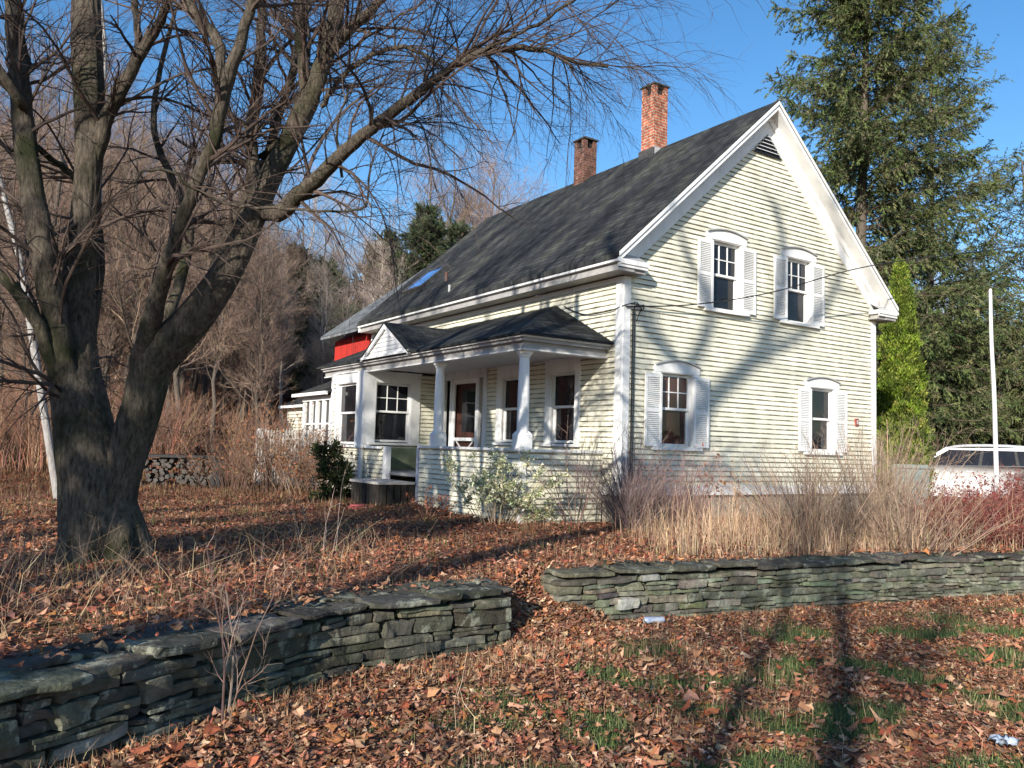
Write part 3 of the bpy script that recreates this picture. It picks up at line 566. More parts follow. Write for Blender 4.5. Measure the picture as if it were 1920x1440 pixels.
# ------------------------------------------------------------------ dry stone walls
_g = np.linspace(-1, 1, 5)
def cube_tpl():
    V = []; F = []; n = 0
    for ax in range(3):
        for s in (-1, 1):
            a_, b_ = np.meshgrid(_g, _g); P = np.empty((25, 3)); P[:, ax] = s; P[:, (ax+1) % 3] = a_.ravel(); P[:, (ax+2) % 3] = b_.ravel(); V.append(P)
            for i in range(4):
                for j in range(4):
                    q = [n+i*5+j, n+i*5+j+1, n+(i+1)*5+j+1, n+(i+1)*5+j]; F.append(q if s > 0 else q[::-1])
            n += 25
    return np.concatenate(V), np.array(F)
CV, CF = cube_tpl()
def stone(m_, c, ax, half, rng, col, rnd=.25):
    h = np.array(half); r = min(h[1:].min()*.6, .018)*(.5+rnd)
    P = CV*h; core = np.clip(P, -(h-r), h-r); d = P-core; P = core+norm(d)*np.minimum(np.linalg.norm(d, axis=1, keepdims=True), r)
    ph = rng.uniform(0, 6, (3, 3)); fr = rng.uniform(6, 16, (3, 3))
    w = np.stack([np.sin(P @ fr[i]*1.5+ph[i, 0])+.6*np.sin(P @ fr[(i+1) % 3]*3.1+ph[i, 1]) for i in range(3)], -1)*np.array([.014, .011, .0045])
    P = P+w; P[:, 2] += P[:, 0]*rng.normal(0, .03)
    V = c+P @ ax; m_.add(V, CF, col)
def pal(rng, n, cols, jit=.15):
    cols = np.array(cols); k = cols[rng.integers(0, len(cols), n)]; return np.clip(k*rng.normal(1, jit, (n, 1))*rng.normal(1, .05, (n, 3)), .004, 1)
SC = [(.165, .165, .125), (.135, .14, .10), (.195, .19, .145), (.105, .105, .08), (.155, .16, .11), (.12, .11, .088), (.17, .16, .13)]
def drywall(name, path, top, bot, rng, ch, ln, lab, pale=(), dk=1.):
    SC = [tuple(q*dk for q in c) for c in globals()['SC']]
    root = empty(name, (*path[0], bot), label=lab, cat='stone wall', group='dry stone walls along the lawn')
    m_ = MB(); cap = MB(); fill = MB(); P = np.array(path, float)
    # round the corners a little
    seg = np.linalg.norm(np.diff(P, axis=0), axis=1); cum = np.concatenate([[0], np.cumsum(seg)]); Ltot = cum[-1]
    def pt(s): return np.array([np.interp(s, cum, P[:, 0]), np.interp(s, cum, P[:, 1])])
    def fr_(s):
        a_ = pt(max(s-.18, 0)); b_ = pt(min(s+.18, Ltot)); t_ = (b_-a_)/np.linalg.norm(b_-a_); return t_, np.array([t_[1], -t_[0]])
    z = bot-.12; th = .44
    while z < top-.075:
        h = min(rng.uniform(*ch), top-.06-z); 
        if h < .035: break
        s = -rng.uniform(0, .2)
        while s < Ltot:
            L = rng.uniform(*ln)*(1.3 if h > .1 else 1); L = min(L, Ltot-s+.04)
            mid = np.clip(s+L/2, 0, Ltot); t_, n_ = fr_(mid); ax = np.array([[*t_, 0], [*(-n_), 0], [0, 0, 1]])
            dth = rng.uniform(.10, .16); c = np.array([*(pt(mid)-n_*(dth+rng.uniform(-.035, .03))), z+h/2])
            if s+L > .03 and L > .05:
                if h > .062 and rng.random() < .38:
                    f_ = rng.uniform(.4, .6)
                    for o_, hh in ((-.5+f_/2, h*f_), (f_/2, h*(1-f_))): stone(m_, c+np.array([*(n_*rng.uniform(-.012, .02)), h*o_]), ax, (L/2-rng.uniform(.002, .02), dth, hh/2-.0015), rng, pal(rng, 1, SC, .17)[0])
                else: stone(m_, c, ax, (L/2-rng.uniform(.002, .008), dth, h/2-.002), rng, pal(rng, 1, SC, .17)[0] if rng.random() > .02 else (.27, .27, .235))
            # a thin second leaf of stone now and then
            s += L
        # stones at the end of the wall facing sideways
        for e in (0, Ltot):
            t_, n_ = fr_(e); ax = np.array([[*(-n_), 0], [*t_, 0], [0, 0, 1]]); sg = -1 if e == 0 else 1
            if rng.random() < .9: stone(m_, np.array([*(pt(e)-n_*.24+t_*sg*-.06), z+h/2]), ax, (.17, .07, h/2-.003), rng, pal(rng, 1, SC, .22)[0])
        z += h
    s = 0
    while s < Ltot:
        L = rng.uniform(.16, .6); L = min(L, Ltot-s+.05)
        if L > .1:
            for q, (o0, wd) in enumerate(((.14, .17), (.40, .13))):
                mid = min(s+L/2+q*.1, Ltot); t_, n_ = fr_(mid); ax = np.array([[*t_, 0], [*(-n_), 0], [0, 0, 1]])
                hh = rng.uniform(.014, .032); stone(cap, np.array([*(pt(mid)-n_*(o0+rng.uniform(-.045, .035))), top-.05+hh+rng.uniform(-.018, .032)]), ax, (L/2-.008, wd, hh), rng, pal(rng, 1, [(.085*dk, .082*dk, .068*dk), (.065, .065, .053), (.11*dk, .11*dk, .082*dk), (.09, .078, .066)], .2)[0], .5)
        s += L
    ss = np.linspace(.06, Ltot-.06, 40)
    for a_, b_ in zip(ss[:-1], ss[1:]):
        qa, qb = pt(a_), pt(b_); na, nb = fr_(a_)[1], fr_(b_)[1]
        c = [np.array([*(q-n_*o), zz]) for q, n_ in ((qa, na), (qb, nb)) for o in (.09, .42) for zz in (bot-.2, top-.05)]
        fill.add(c, [[0, 4, 5, 1], [2, 3, 7, 6], [1, 5, 7, 3]], (.03, .027, .022))  # near-black core, shade of the gaps between stones put into its colour
    for (s, z_, L, h, cc) in pale:
        t_, n_ = fr_(s); ax = np.array([[*t_, 0], [*(-n_), 0], [0, 0, 1]]); stone(m_, np.array([*(pt(s)-n_*.07), z_]), ax, (L, .12, h), rng, cc)
    inv = (-path[0][0], -path[0][1], -bot)
    m_.build('stonework', M_stone, root, False, inv); cap.build('coping', M_stone, root, False, inv); fill.build('core', M_stone, root, False, inv)
rs = np.random.default_rng(21)
drywall('dry_stone_wall', [(-4.2, -.4), (-3.4, 1.2), (-2.6, 3.1), (-2.05, 4.05), (-1.62, 4.93), (-1.42, 5.35), (-1.14, 5.78), (-.5, 6.30), (.02, 6.72)], .46, 0, rs, (.04, .13), (.12, .5), 'dry stone wall of grey-green slabs in the left foreground, curving toward the viewer', (), .66)
drywall('dry_stone_wall', [(.52, 7.52), (1.0, 7.80), (2.75, 8.62), (4.6, 9.45), (6.3, 10.1), (8.5, 10.85), (11, 11.5)], .47, 0, rs, (.035, .085), (.12, .5), 'long pale dry stone wall on the right in front of the tall dry grass',
        [(.70, .17, .11, .05, (.34, .34, .31)), (.95, .40, .10, .028, (.30, .30, .27))])

# ------------------------------------------------------------------ leaves, grass and stems
rl = np.random.default_rng(77)
lt = []
for k, lob, dp in ((0, 5, .60), (1, 4, .86), (2, 7, .72), (3, 3, .70), (4, 4, .80)):
    n = lob*2; th = np.arange(n)/n*2*np.pi+np.random.default_rng(k).normal(0, .12, n); r = np.where(np.arange(n) % 2 == 0, 1., dp)*(1+.25*np.cos(th))*np.random.default_rng(k+9).uniform(.7, 1.1, n); lt.append(np.concatenate([[[0, 0, 0]], np.stack([r*np.cos(th), r*(.8, .5, .75, .35, .95)[k]*np.sin(th), .3*r**2*np.sin(th*2+k)], -1)]))
def leaves(m_, P, size, cols, lift=.012, tilt=.26):
    N = len(P); kind = rl.integers(0, 5, N)
    for k in range(5):
        q = np.where(kind == k)[0]; T = lt[k]; n = len(T)-1; M_ = len(q)
        if not M_: continue
        a_ = rl.uniform(0, 6.28, M_); s = size*(.35+1.0*rl.random(M_)**1.3); L = T[None]*s[:, None, None]*np.array([1, 1, 1])
        L[:, :, 2] += rl.uniform(-.5, .5, (M_, 1))*(L[:, :, 0]**2)/s[:, None]
        X = norm(np.stack([np.cos(a_), np.sin(a_), rl.normal(0, tilt, M_)], -1)); Yv = np.stack([-np.sin(a_), np.cos(a_), rl.normal(0, tilt, M_)], -1); Yv = norm(Yv-X*np.sum(X*Yv, 1, keepdims=True)); Z = np.cross(X, Yv)
        V = P[q][:, None]+L[..., 0:1]*X[:, None]+L[..., 1:2]*Yv[:, None]+L[..., 2:3]*Z[:, None]; V[..., 2] += lift+rl.uniform(0, lift*1.5, (M_, 1))
        j = np.arange(n); f = np.stack([np.zeros(n, int), 1+j, 1+(j+1) % n], -1); F = (np.arange(M_)*(n+1))[:, None, None]+f[None]
        m_.add(V.reshape(-1, 3), F.reshape(-1, 3), np.repeat(cols[q], n+1, axis=0))
LC = [(.40, .165, .09), (.40, .185, .105), (.31, .135, .08), (.50, .28, .17), (.18, .08, .05), (.27, .09, .06), (.10, .055, .038), (.56, .37, .24), (.42, .18, .07), (.25, .15, .10), (.34, .22, .13), (.22, .12, .075)]
def scatter(n, x0, x1, y0, y1, keep):
    x = rl.uniform(x0, x1, n); y = rl.uniform(y0, y1, n); k = rl.random(n) < keep(x, y); x, y = x[k], y[k]; return np.stack([x, y, terr(x, y)], -1)
infr = lambda x, y: (np.abs(x) < .66*y+.8)
inhouse = lambda x, y: (((x-OH[0])*UX[0]+(y-OH[1])*UX[1] > -1.75) & ((x-OH[0])*UX[0]+(y-OH[1])*UX[1] < 7.3) & ((x-OH[0])*UY[0]+(y-OH[1])*UY[1] > .02))
m_ = MB()
P = scatter(125000, -4, 8, 3.6, 10.5, lambda x, y: (wall_d(x, y) < -.02)*infr(x, y)*(1-.92*greenmask(x, y))); leaves(m_, P, .0275, pal(rl, len(P), LC, .25), .012)
P = scatter(2600, -3, 7, 3.0, 7, lambda x, y: (wall_d(x, y) < -.05)*infr(x, y)*1.); leaves(m_, P, .045, pal(rl, len(P), [(.42, .2, .11), (.5, .28, .17), (.32, .1, .05)], .2), .03)
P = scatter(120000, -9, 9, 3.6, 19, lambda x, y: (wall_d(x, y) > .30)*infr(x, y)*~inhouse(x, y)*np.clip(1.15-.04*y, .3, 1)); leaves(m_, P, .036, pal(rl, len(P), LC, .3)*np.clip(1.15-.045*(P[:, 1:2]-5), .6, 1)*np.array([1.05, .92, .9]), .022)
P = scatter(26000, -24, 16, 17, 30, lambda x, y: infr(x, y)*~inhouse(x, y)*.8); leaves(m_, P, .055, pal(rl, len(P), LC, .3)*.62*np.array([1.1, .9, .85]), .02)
# leaves caught on the wall tops
for path, tz in (([(-3.4, 1.2), (-2.05, 4.05), (-1.62, 4.93), (-1.14, 5.78), (.02, 6.72)], .50), ([(.52, 7.52), (2.75, 8.62), (6.3, 10.1)], .51)):
    q = np.array(path); n = 260; s = rl.uniform(0, len(q)-1.001, n); i = s.astype(int); f = (s-i)[:, None]; c = q[i]*(1-f)+q[i+1]*f; tt = norm(q[i+1]-q[i]); c = c-np.stack([tt[:, 1], -tt[:, 0]], -1)*rl.uniform(.12, .5, (n, 1))
    leaves(m_, np.concatenate([c, np.full((n, 1), tz)], 1), .038, pal(rl, n, LC, .25), .01)
P = scatter(5000, -.1, .9, 6.4, 8.2, lambda x, y: 1.); leaves(m_, P, .036, pal(rl, len(P), LC, .3), .012)
m_.build('fallen_leaves', M_leaf, kind='stuff', label='russet and tan fallen leaves covering the verge and the lawn', cat='leaves')
def blades(m_, P, h, w, cols, lean=.35):
    N = len(P); a_ = rl.uniform(0, 6.28, N); d = np.stack([np.cos(a_), np.sin(a_), np.zeros(N)], -1); s = np.stack([-np.sin(a_), np.cos(a_), np.zeros(N)], -1)*w*rl.uniform(.6, 1.3, (N, 1))
    hh = h*rl.uniform(.4, 1.3, (N, 1)); ln = hh*np.abs(rl.normal(0, lean, (N, 1))); up = np.array([0, 0, 1.])
    p1 = P+d*ln*.3+up*hh*.55; p2 = P+d*ln+up*hh
    V = np.stack([P-s, P+s, p1+s*.7, p1-s*.7, p2], 1).reshape(-1, 3); b = np.arange(N)*5; c = np.repeat(cols, 5, axis=0)
    m_.add(V, np.stack([b, b+1, b+2, b+3], -1), c); m_.F.append(np.stack([b+3, b+2, b+4], -1)+m_.n-len(V)); m_.M.append(np.zeros(N, int))
GC = [(.09, .14, .04), (.13, .18, .06), (.065, .11, .035), (.17, .20, .08)]; DC = [(.38, .27, .15), (.30, .20, .12), (.46, .35, .21), (.24, .14, .09), (.34, .19, .12)]
m_ = MB()
P = scatter(230000, -4, 8, 3.6, 10.3, lambda x, y: (wall_d(x, y) < -.02)*infr(x, y)*greenmask(x, y)*.9); blades(m_, P, .055, .0028, pal(rl, len(P), GC+[(.22, .20, .09), (.13, .15, .07)], .3), 1.0)
P = scatter(60000, -9, 9, 4, 16, lambda x, y: (wall_d(x, y) > .5)*infr(x, y)*~inhouse(x, y)*(noise2(x, y, .8, 31) > .45)*.5); blades(m_, P, .10, .004, pal(rl, len(P), GC+[(.2, .17, .07)], .25))
m_.build('green_grass', M_grass, kind='stuff', label='patches of short green grass among the leaves', cat='grass')
m_ = MB()
P = scatter(70000, -4, 8, 3.6, 10.3, lambda x, y: (wall_d(x, y) < -.02)*infr(x, y)*sst(.1, .7, noise2(x, y, 1.1, 41))*(.35+.65*sst(3, 0, x))); blades(m_, P, .10, .0022, pal(rl, len(P), DC, .2), .6)
P = scatter(65000, -9, 8, 4.2, 20, lambda x, y: (wall_d(x, y) > .35)*infr(x, y)*~inhouse(x, y)*sst(.0, .7, noise2(x, y, 1.3, 43)+.25)); blades(m_, P, .11, .0030, pal(rl, len(P), DC+[(.25, .12, .08), (.2, .11, .07)], .25), .6)
P = scatter(60000, -22, 14, 16, 32, lambda x, y: infr(x, y)*~inhouse(x, y)*.8); blades(m_, P, .16, .008, pal(rl, len(P), [(.15, .085, .05), (.19, .10, .06), (.12, .10, .05), (.11, .06, .04), (.22, .14, .08)], .3), .5)
m_.build('dry_grass', M_grass, kind='stuff', label='short straw-coloured dead grass over lawn and verge', cat='grass')
# tall dry grass bed behind the right wall
def tubes_stems(m_, P, h, r, cols, lean, Q=5, droop=.0, dirs=None):
    N = len(P); a_ = rl.uniform(0, 6.28, N); d = np.stack([np.cos(a_), np.sin(a_), np.zeros(N)], -1) if dirs is None else dirs
    hh = h*rl.uniform(.5, 1.15, N); k = np.abs(rl.normal(0, lean, N)); t_ = np.linspace(0, 1, Q)
    out = P[:, None]+d[:, None]*(hh*k)[:, None, None]*(t_**1.7)[None, :, None]+np.array([0, 0, 1.])*(hh[:, None]*(t_-droop*t_**3)[None])[..., None]
    out[:, 1:] += rl.normal(0, .012, (N, Q-1, 3)); tubes(m_, out, np.broadcast_to(r*np.linspace(1, .35, Q), (N, Q))*rl.uniform(.6, 1.3, (N, 1)), 3, cols); return out
m_ = MB(); TC = [(.42, .28, .17), (.30, .19, .12), (.50, .37, .24), (.22, .13, .09), (.36, .25, .18)]
P = scatter(9000, 1.3, 6.8, 8.6, 13.4, lambda x, y: (wall_d(x, y) > .5)*~inhouse(x, y)*((x-OH[0])*UY[0]+(y-OH[1])*UY[1] < -.05)*sst(-.6, .5, noise2(x, y, .6, 51)+.1)*sst(1.2, 3.4, x)*.45); hn = noise2(P[:, 0], P[:, 1], .55, 91); [tubes_stems(m_, P[q_], h_, .003, pal(rl, int(q_.sum()), TC, .25), l_) for q_, h_, l_ in ((hn < -.25, .34, .6), ((hn >= -.25) & (hn < .2), .52, .4), (hn >= .2, .74, .32)) if q_.sum()]
P = scatter(13000, 1.5, 6.8, 8.6, 13.2, lambda x, y: (wall_d(x, y) > .45)*~inhouse(x, y)*((x-OH[0])*UY[0]+(y-OH[1])*UY[1] < -.05)*sst(1.0, 3.4, x)*sst(-.7, .5, noise2(x, y, .5, 53))); hn = noise2(P[:, 0], P[:, 1], .45, 92); [blades(m_, P[q_], h_, .004, pal(rl, int(q_.sum()), TC, .3), l_) for q_, h_, l_ in ((hn < -.1, .2, .9), ((hn >= -.1) & (hn < .35), .32, .6), (hn >= .35, .5, .4))]
m_.build('tall_dry_grass', M_stem, kind='stuff', label='tall tan dead grass standing behind the long stone wall', cat='grass')

# ------------------------------------------------------------------ shrubs
def shrub(name, x, y, n, h, spread, cols, lab, cat='shrub', group=None, seed=1, sub=(3, 5), r=.006, leafc=None, nl=0, lsize=.03, base=.12, up=.06, z=None):
    rng = np.random.default_rng(seed); z = terr(np.array([x]), np.array([y]))[0] if z is None else z
    root = empty(name, (x, y, z), label=lab, cat=cat, group=group); P = np.zeros((n, 3)); a_ = rng.uniform(0, 6.28, n); q = rng.random(n)
    P[:, 0] = np.cos(a_)*base*q; P[:, 1] = np.sin(a_)*base*q; d = norm(np.stack([np.cos(a_)*spread*q, np.sin(a_)*spread*q, np.ones(n)], -1)); out = np.empty((n, 7, 3)); out[:, 0] = P-[0, 0, .05]
    ln = h*rng.uniform(.55, 1.1, n)
    for s in range(1, 7): d = norm(d+rng.normal(0, .07, (n, 3))+np.stack([np.cos(a_)*.04*spread, np.sin(a_)*.04*spread, np.zeros(n)], -1)); out[:, s] = out[:, s-1]+d*(ln/6)[:, None]
    R_ = r*rng.uniform(.6, 1.3, (n, 1))*np.linspace(1, .4, 7)[None]; m_ = MB(); tubes(m_, out, R_, 4, pal(rng, n, cols, .2))
    c1, r1 = grow(rng, out, R_, n*sub[0], h*.38, .55, 5, up, .14, .65, .2); tubes(m_, c1, r1, 3, pal(rng, len(c1), cols, .2))
    c2, r2 = grow(rng, c1, r1, n*sub[0]*sub[1], h*.16, .6, 4, up, .16, .7, .15); tubes(m_, c2, r2, 3, pal(rng, len(c2), cols, .2))
    m_.build('stems', M_stem, root)
    if nl:
        global rl
        m_ = MB(); i = rng.integers(0, len(c2), nl); k = rng.integers(1, 4, nl); leaves(m_, c2[i, k]+rng.normal(0, .02, (nl, 3)), lsize, pal(rng, nl, leafc, .22), .0, .9); m_.build('foliage', M_leaf, root)
    return root
BR = [(.22, .15, .12), (.28, .19, .15), (.16, .11, .09)]; TN = [(.46, .35, .24), (.38, .28, .18), (.52, .42, .30)]; TN2 = [(.34, .24, .17), (.26, .18, .13), (.42, .32, .23), (.20, .14, .11)]
RD = [(.20, .06, .055), (.25, .075, .065), (.14, .05, .045), (.26, .14, .11)]
shrub('variegated_shrub', -.18, 13.2, 34, 1.12, .75, TN, 'bushy shrub with small pale cream-green leaves in front of the porch wall', seed=3, leafc=[(.62, .62, .42), (.46, .48, .26), (.25, .29, .13), (.70, .70, .54)], nl=7000, lsize=.024, base=.3)
shrub('bare_shrub', 1.05, 13.3, 12, 1.75, .5, BR, 'thin bare branching shrub between the pale leafy shrub and the house corner', seed=4, sub=(5, 6), r=.008)
shrub('bare_shrub', 1.85, 12.7, 130, 1.45, .8, [(.20, .14, .13), (.26, .19, .18)], 'dense purplish bare shrub in front of the house corner', seed=5, sub=(5, 6), r=.006)
shrub('bare_shrub', 2.7, 13.0, 100, 1.25, .8, [(.24, .16, .15), (.3, .2, .18)], 'low purplish bare shrub under the lower left gable window', seed=6, sub=(5, 6), r=.006, leafc=[(.33, .12, .08)], nl=160)
shrub('bare_shrub', 3.5, 13.3, 8, 1.3, .35, TN, 'spindly shrub with a few russet leaves against the middle of the gable', seed=7, leafc=[(.35, .15, .09)], nl=120)
shrub('arching_shrub', 3.95, 10.9, 190, 1.3, .55, TN2, 'big clump of arching grey-tan twigs behind the stone wall under the gable', seed=8, sub=(3, 3), r=.005, base=.45)
shrub('arching_shrub', 5.25, 11.9, 210, 1.7, .6, TN2, 'tallest clump of arching tan twigs in front of the right house corner', seed=9, sub=(3, 3), r=.005, base=.5)
shrub('arching_shrub', 5.0, 10.4, 120, 1.05, 1.0, TN2, 'low leaning clump of tan twigs touching the top of the long stone wall', seed=10, sub=(3, 3), r=.005, base=.5)
shrub('bare_shrub', 6.6, 14.2, 50, 1.7, .4, BR, 'upright brown bare shrub just right of the house corner board', seed=12, sub=(3, 3), r=.005, base=.4)
RG = 'wine-red thorny shrubs behind the right wall'
shrub('red_shrub', 6.2, 11.2, 200, .8, .8, RD, 'wine-red thicket shrub behind the wall, leftmost of the red ones', group=RG, seed=13, sub=(4, 4), r=.005, base=.5, leafc=[(.19, .05, .042), (.25, .075, .06), (.2, .10, .07)], nl=2600, lsize=.024)
shrub('red_shrub', 7.1, 12.4, 260, .9, .9, RD, 'wine-red shrub at the foot of the white pole', group=RG, seed=14, sub=(4, 4), r=.004, base=.6, leafc=[(.19, .05, .042), (.25, .075, .06), (.2, .10, .07)], nl=3600, lsize=.024)
shrub('red_shrub', 8.4, 13.2, 260, 1.05, .9, RD, 'wine-red shrub at the right edge of the picture, before the car', group=RG, seed=15, sub=(4, 4), r=.004, base=.6, leafc=[(.19, .05, .042), (.25, .075, .06), (.2, .10, .07)], nl=3600, lsize=.024)
shrub('red_shrub', 7.2, 11.3, 220, .7, 1., RD, 'lowest wine-red shrub close behind the coping at the right', group=RG, seed=16, sub=(4, 4), r=.004, base=.6, leafc=[(.19, .05, .042), (.25, .075, .06), (.2, .10, .07)], nl=2600, lsize=.024)
shrub('low_russet_shrub', -1.35, 14.0, 16, .55, .9, [(.3, .16, .12)], 'low russet shrub at the foot of the porch wall left of the pale shrub', seed=17, leafc=[(.33, .12, .07), (.4, .2, .12)], nl=700, lsize=.022)
shrub('low_russet_shrub', .45, 13.2, 16, .5, .9, [(.3, .2, .14)], 'low straw and green tuft by the porch wall right of the pale shrub', seed=18, leafc=[(.4, .4, .24), (.2, .24, .1)], nl=900, lsize=.02)
shrub('bare_sapling', -1.55, 4.72, 3, 1.1, .45, BR, 'thin bare sapling growing against the left stone wall', seed=19, sub=(7, 7), r=.007)
shrub('bare_shrub', -1.9, 8.6, 7, .95, .45, [(.5, .4, .32)], 'sparse pale upright twigs on the lawn right of the big maple', seed=20, sub=(1, 1), r=.004, base=.3)
shrub('bare_sapling', -3.9, 7.0, 5, .95, .3, BR, 'small dead stalks in front of the maple trunk', seed=22, sub=(3, 2), r=.005, base=.5)
for k, (u, d, n, h, lab) in enumerate([(560, 20, 80, 1.9, 'brown bare thicket shrub left of the sunroom'), (505, 19.5, 80, 1.9, 'brown bare thicket shrub in front of the white picket fence'), (440, 19.5, 80, 1.5, 'brown bare thicket shrub right of the wood stack'), (600, 18.5, 30, 1.3, 'small bare shrub beside the little evergreen')]):
    q = at(u, 900, d); shrub('thicket_shrub', q[0], q[1], n, h, .6, [(.21, .13, .10), (.15, .095, .075), (.28, .19, .13)], lab, seed=30+k, sub=(5, 5), r=.007, base=.7, group='thicket shrubs at the far side of the lawn', leafc=[(.30, .12, .06), (.24, .14, .07)], nl=900, lsize=.035)
m_ = MB(); P = np.array([[*at(u, 900, d)[:2], .0] for u, d in zip(rl.uniform(-60, 800, 750), rl.uniform(4.6, 9.5, 750))]); P = P[(wall_d(P[:, 0], P[:, 1]) > .4) & ~inhouse(P[:, 0], P[:, 1])]; P[:, 2] = terr(P[:, 0], P[:, 1])
tubes_stems(m_, P, .34, .0019, pal(rl, len(P), TC, .25), 1.1)
P = scatter(80, -2, 5, 4.3, 8, lambda x, y: (wall_d(x, y) < -.1)*1.); tubes_stems(m_, P, .3, .0022, pal(rl, len(P), TC, .2), .5)
m_.build('dead_stalks', M_stem, kind='stuff', label='scattered thin dead stalks standing in the leaves', cat='stalks')

# ------------------------------------------------------------------ conifers
def sprigs(m_, P, D, L, w, cols, rng):
    N = len(P); X = norm(D); rnd = norm(rng.normal(size=(N, 3))); S = norm(rnd-X*np.sum(rnd*X, 1, keepdims=True)); l = L*rng.uniform(.5, 1.3, (N, 1)); ww = w*rng.uniform(.6, 1.3, (N, 1))
    V = np.stack([P, P+X*l*.45+S*ww, P+X*l, P+X*l*.45-S*ww], 1).reshape(-1, 3); b = np.arange(N)*4
    m_.add(V, np.stack([b, b+1, b+2, b+3], -1), np.repeat(cols, 4, axis=0))
def conifer(name, x, y, z, Hh, Rr_, r0, nbr, cols, lab, seed, base=.08, dens=34, droop=-.5, shape=.8, sprig=(.16, .022), group=None, wild=.35, cat='conifer', hang=.5, ns=12, tw=.75, tz=.22):
    rng = np.random.default_rng(seed); root = empty(name, (x, y, z), label=lab, cat=cat, group=group)
    t_ = np.linspace(0, 1, 14); tr = np.stack([.12*np.sin(t_*5+seed), .1*np.cos(t_*4), t_*Hh-.2], -1); m_ = MB(); tubes(m_, [tr], [r0*(1-t_*.95)+.01], 10, (.12, .095, .075), .12, rng); m_.build('trunk', M_bark2, root, True)
    hf = base+(1-base)*rng.random(nbr)**1.05; a_ = rng.uniform(0, 6.28, nbr); L = Rr_*(1-hf)**shape*rng.uniform(1-wild, 1.12, nbr)+.25
    P0 = np.stack([np.interp(hf, t_, tr[:, k]) for k in range(3)], -1); d = norm(np.stack([np.cos(a_), np.sin(a_), rng.normal(.12+droop*.2, .1, nbr)+hf*.5], -1)); Q = 9; B_ = np.empty((nbr, Q, 3)); B_[:, 0] = P0
    for s in range(1, Q):
        f = s/Q; d = norm(d+rng.normal(0, .05, (nbr, 3))+np.array([0, 0, 1.])*(droop*.22*(1-2.0*f))*(1-hf)[:, None]); B_[:, s] = B_[:, s-1]+d*(L/(Q-1))[:, None]
    BRr = (.012+.02*(1-hf))[:, None]*np.linspace(1, .25, Q); m2 = MB(); tubes(m2, B_, BRr, 4, (.10, .075, .06))
    nb = int(np.clip(dens*L.sum(), 10, 19000)); c1, r1 = grow(rng, B_, BRr, nb, tw, .8, 5, -hang*.35, .1, .5, tz, 1., .004, rcap=.012); tubes(m2, c1, r1, 3, (.20, .16, .13)); m2.build('branches', M_stem, root)
    m3 = MB(); n = nb*ns; i = rng.integers(0, nb, n); f = rng.uniform(.1, 4, n); k = np.minimum(f.astype(int), 3); g = (f-k)[:, None]; P = c1[i, k]*(1-g)+c1[i, k+1]*g; D = norm(c1[i, k+1]-c1[i, k])+rng.normal(0, .42, (n, 3))+np.array([0, 0, -hang*.4])
    tint = pal(rng, nb, cols, .22)[i]*rng.normal(1, .15, (n, 1)); sprigs(m3, P, D, sprig[0], sprig[1], np.clip(tint, .005, 1), rng); m3.build('foliage', M_needle, root); return root
SPC = [(.135, .17, .06), (.16, .195, .075), (.10, .135, .05), (.19, .19, .10), (.07, .10, .04)]
q = at(1622, 900, 27); conifer('spruce', q[0], q[1], .4, 23, 5.0, .24, 460, SPC, 'tall dense spruce rising behind the gable, left of the pair', 41, base=.06, dens=16, shape=.55, ns=32, sprig=(.12, .014), tz=.10)
q = at(1745, 900, 32); conifer('spruce', q[0], q[1], .5, 18.5, 5.8, .22, 260, SPC, 'ragged open-branched spruce right of the tall one', 42, base=.12, dens=12, shape=.5, wild=.65, ns=26, sprig=(.11, .0125))
q = at(1930, 900, 30); conifer('spruce', q[0], q[1], .5, 12.5, 4.8, .22, 150, SPC, 'thin spruce at the right edge of the picture', 43, base=.12, dens=11, shape=.6, wild=.65, ns=24, sprig=(.11, .0125))
HM = [(.11, .14, .05), (.14, .16, .06), (.085, .11, .045), (.17, .16, .09)]
for k, (u, d, h, r, lab) in enumerate([(1790, 31, 5.6, 2.6, 'drooping olive hemlock behind the car, left of the white pole'), (1880, 29, 5.9, 2.6, 'drooping olive hemlock behind the car, right of the white pole'), (1960, 31, 6.5, 3.0, 'drooping hemlock at the far right edge behind the car'), (1710, 33, 6.0, 2.6, 'drooping hemlock half hidden by the bright green arborvitae'), (1840, 38, 7.6, 3.4, 'tall hemlock in the second row behind the car')]):
    q = at(u, 900, d); conifer('hemlock', q[0], q[1], .45, h, r, .14, 75, HM, lab, 50+k, base=.1, dens=34, shape=.45, hang=1.2, group='hemlocks behind the car', ns=18, sprig=(.12, .016))
# arborvitae
def arbor(x, y, z, h, r, lab, seed, cols):
    rng = np.random.default_rng(seed); root = empty('arborvitae', (x, y, z), label=lab, cat='evergreen'); m_ = MB(); tubes(m_, [[(0, 0, -.1), (0, 0, h*.5), (0, 0, h*.92)]], [[.07, .05, .01]], 8, (.14, .1, .07)); m_.build('trunk', M_bark2, root)
    n = 2600; hf = rng.random(n)**1.15; a_ = rng.uniform(0, 6.28, n); prof = np.interp(hf, [0, .1, .35, .62, .86, 1], [.85, 1, .92, .68, .34, .05])*(1+.16*np.sin(a_*3+hf*17)+.10*np.sin(a_*7-hf*40)); q = r*prof*rng.uniform(.5, 1, n)
    c = np.stack([np.cos(a_)*q, np.sin(a_)*q, hf*h*.96+.05], -1); per = 44; i = np.repeat(np.arange(n), per); D0 = np.stack([np.cos(a_)*.55, np.sin(a_)*.55, np.ones(n)], -1)
    P = c[i]+rng.normal(0, .055, (n*per, 3)); D = D0[i]+rng.normal(0, .4, (n*per, 3)); m_ = MB(); sprigs(m_, P, D, .085, .014, np.clip(pal(rng, n, cols, .3)[i]*rng.normal(1, .12, (n*per, 1)), .01, 1), rng); m_.build('foliage', M_needle, root)
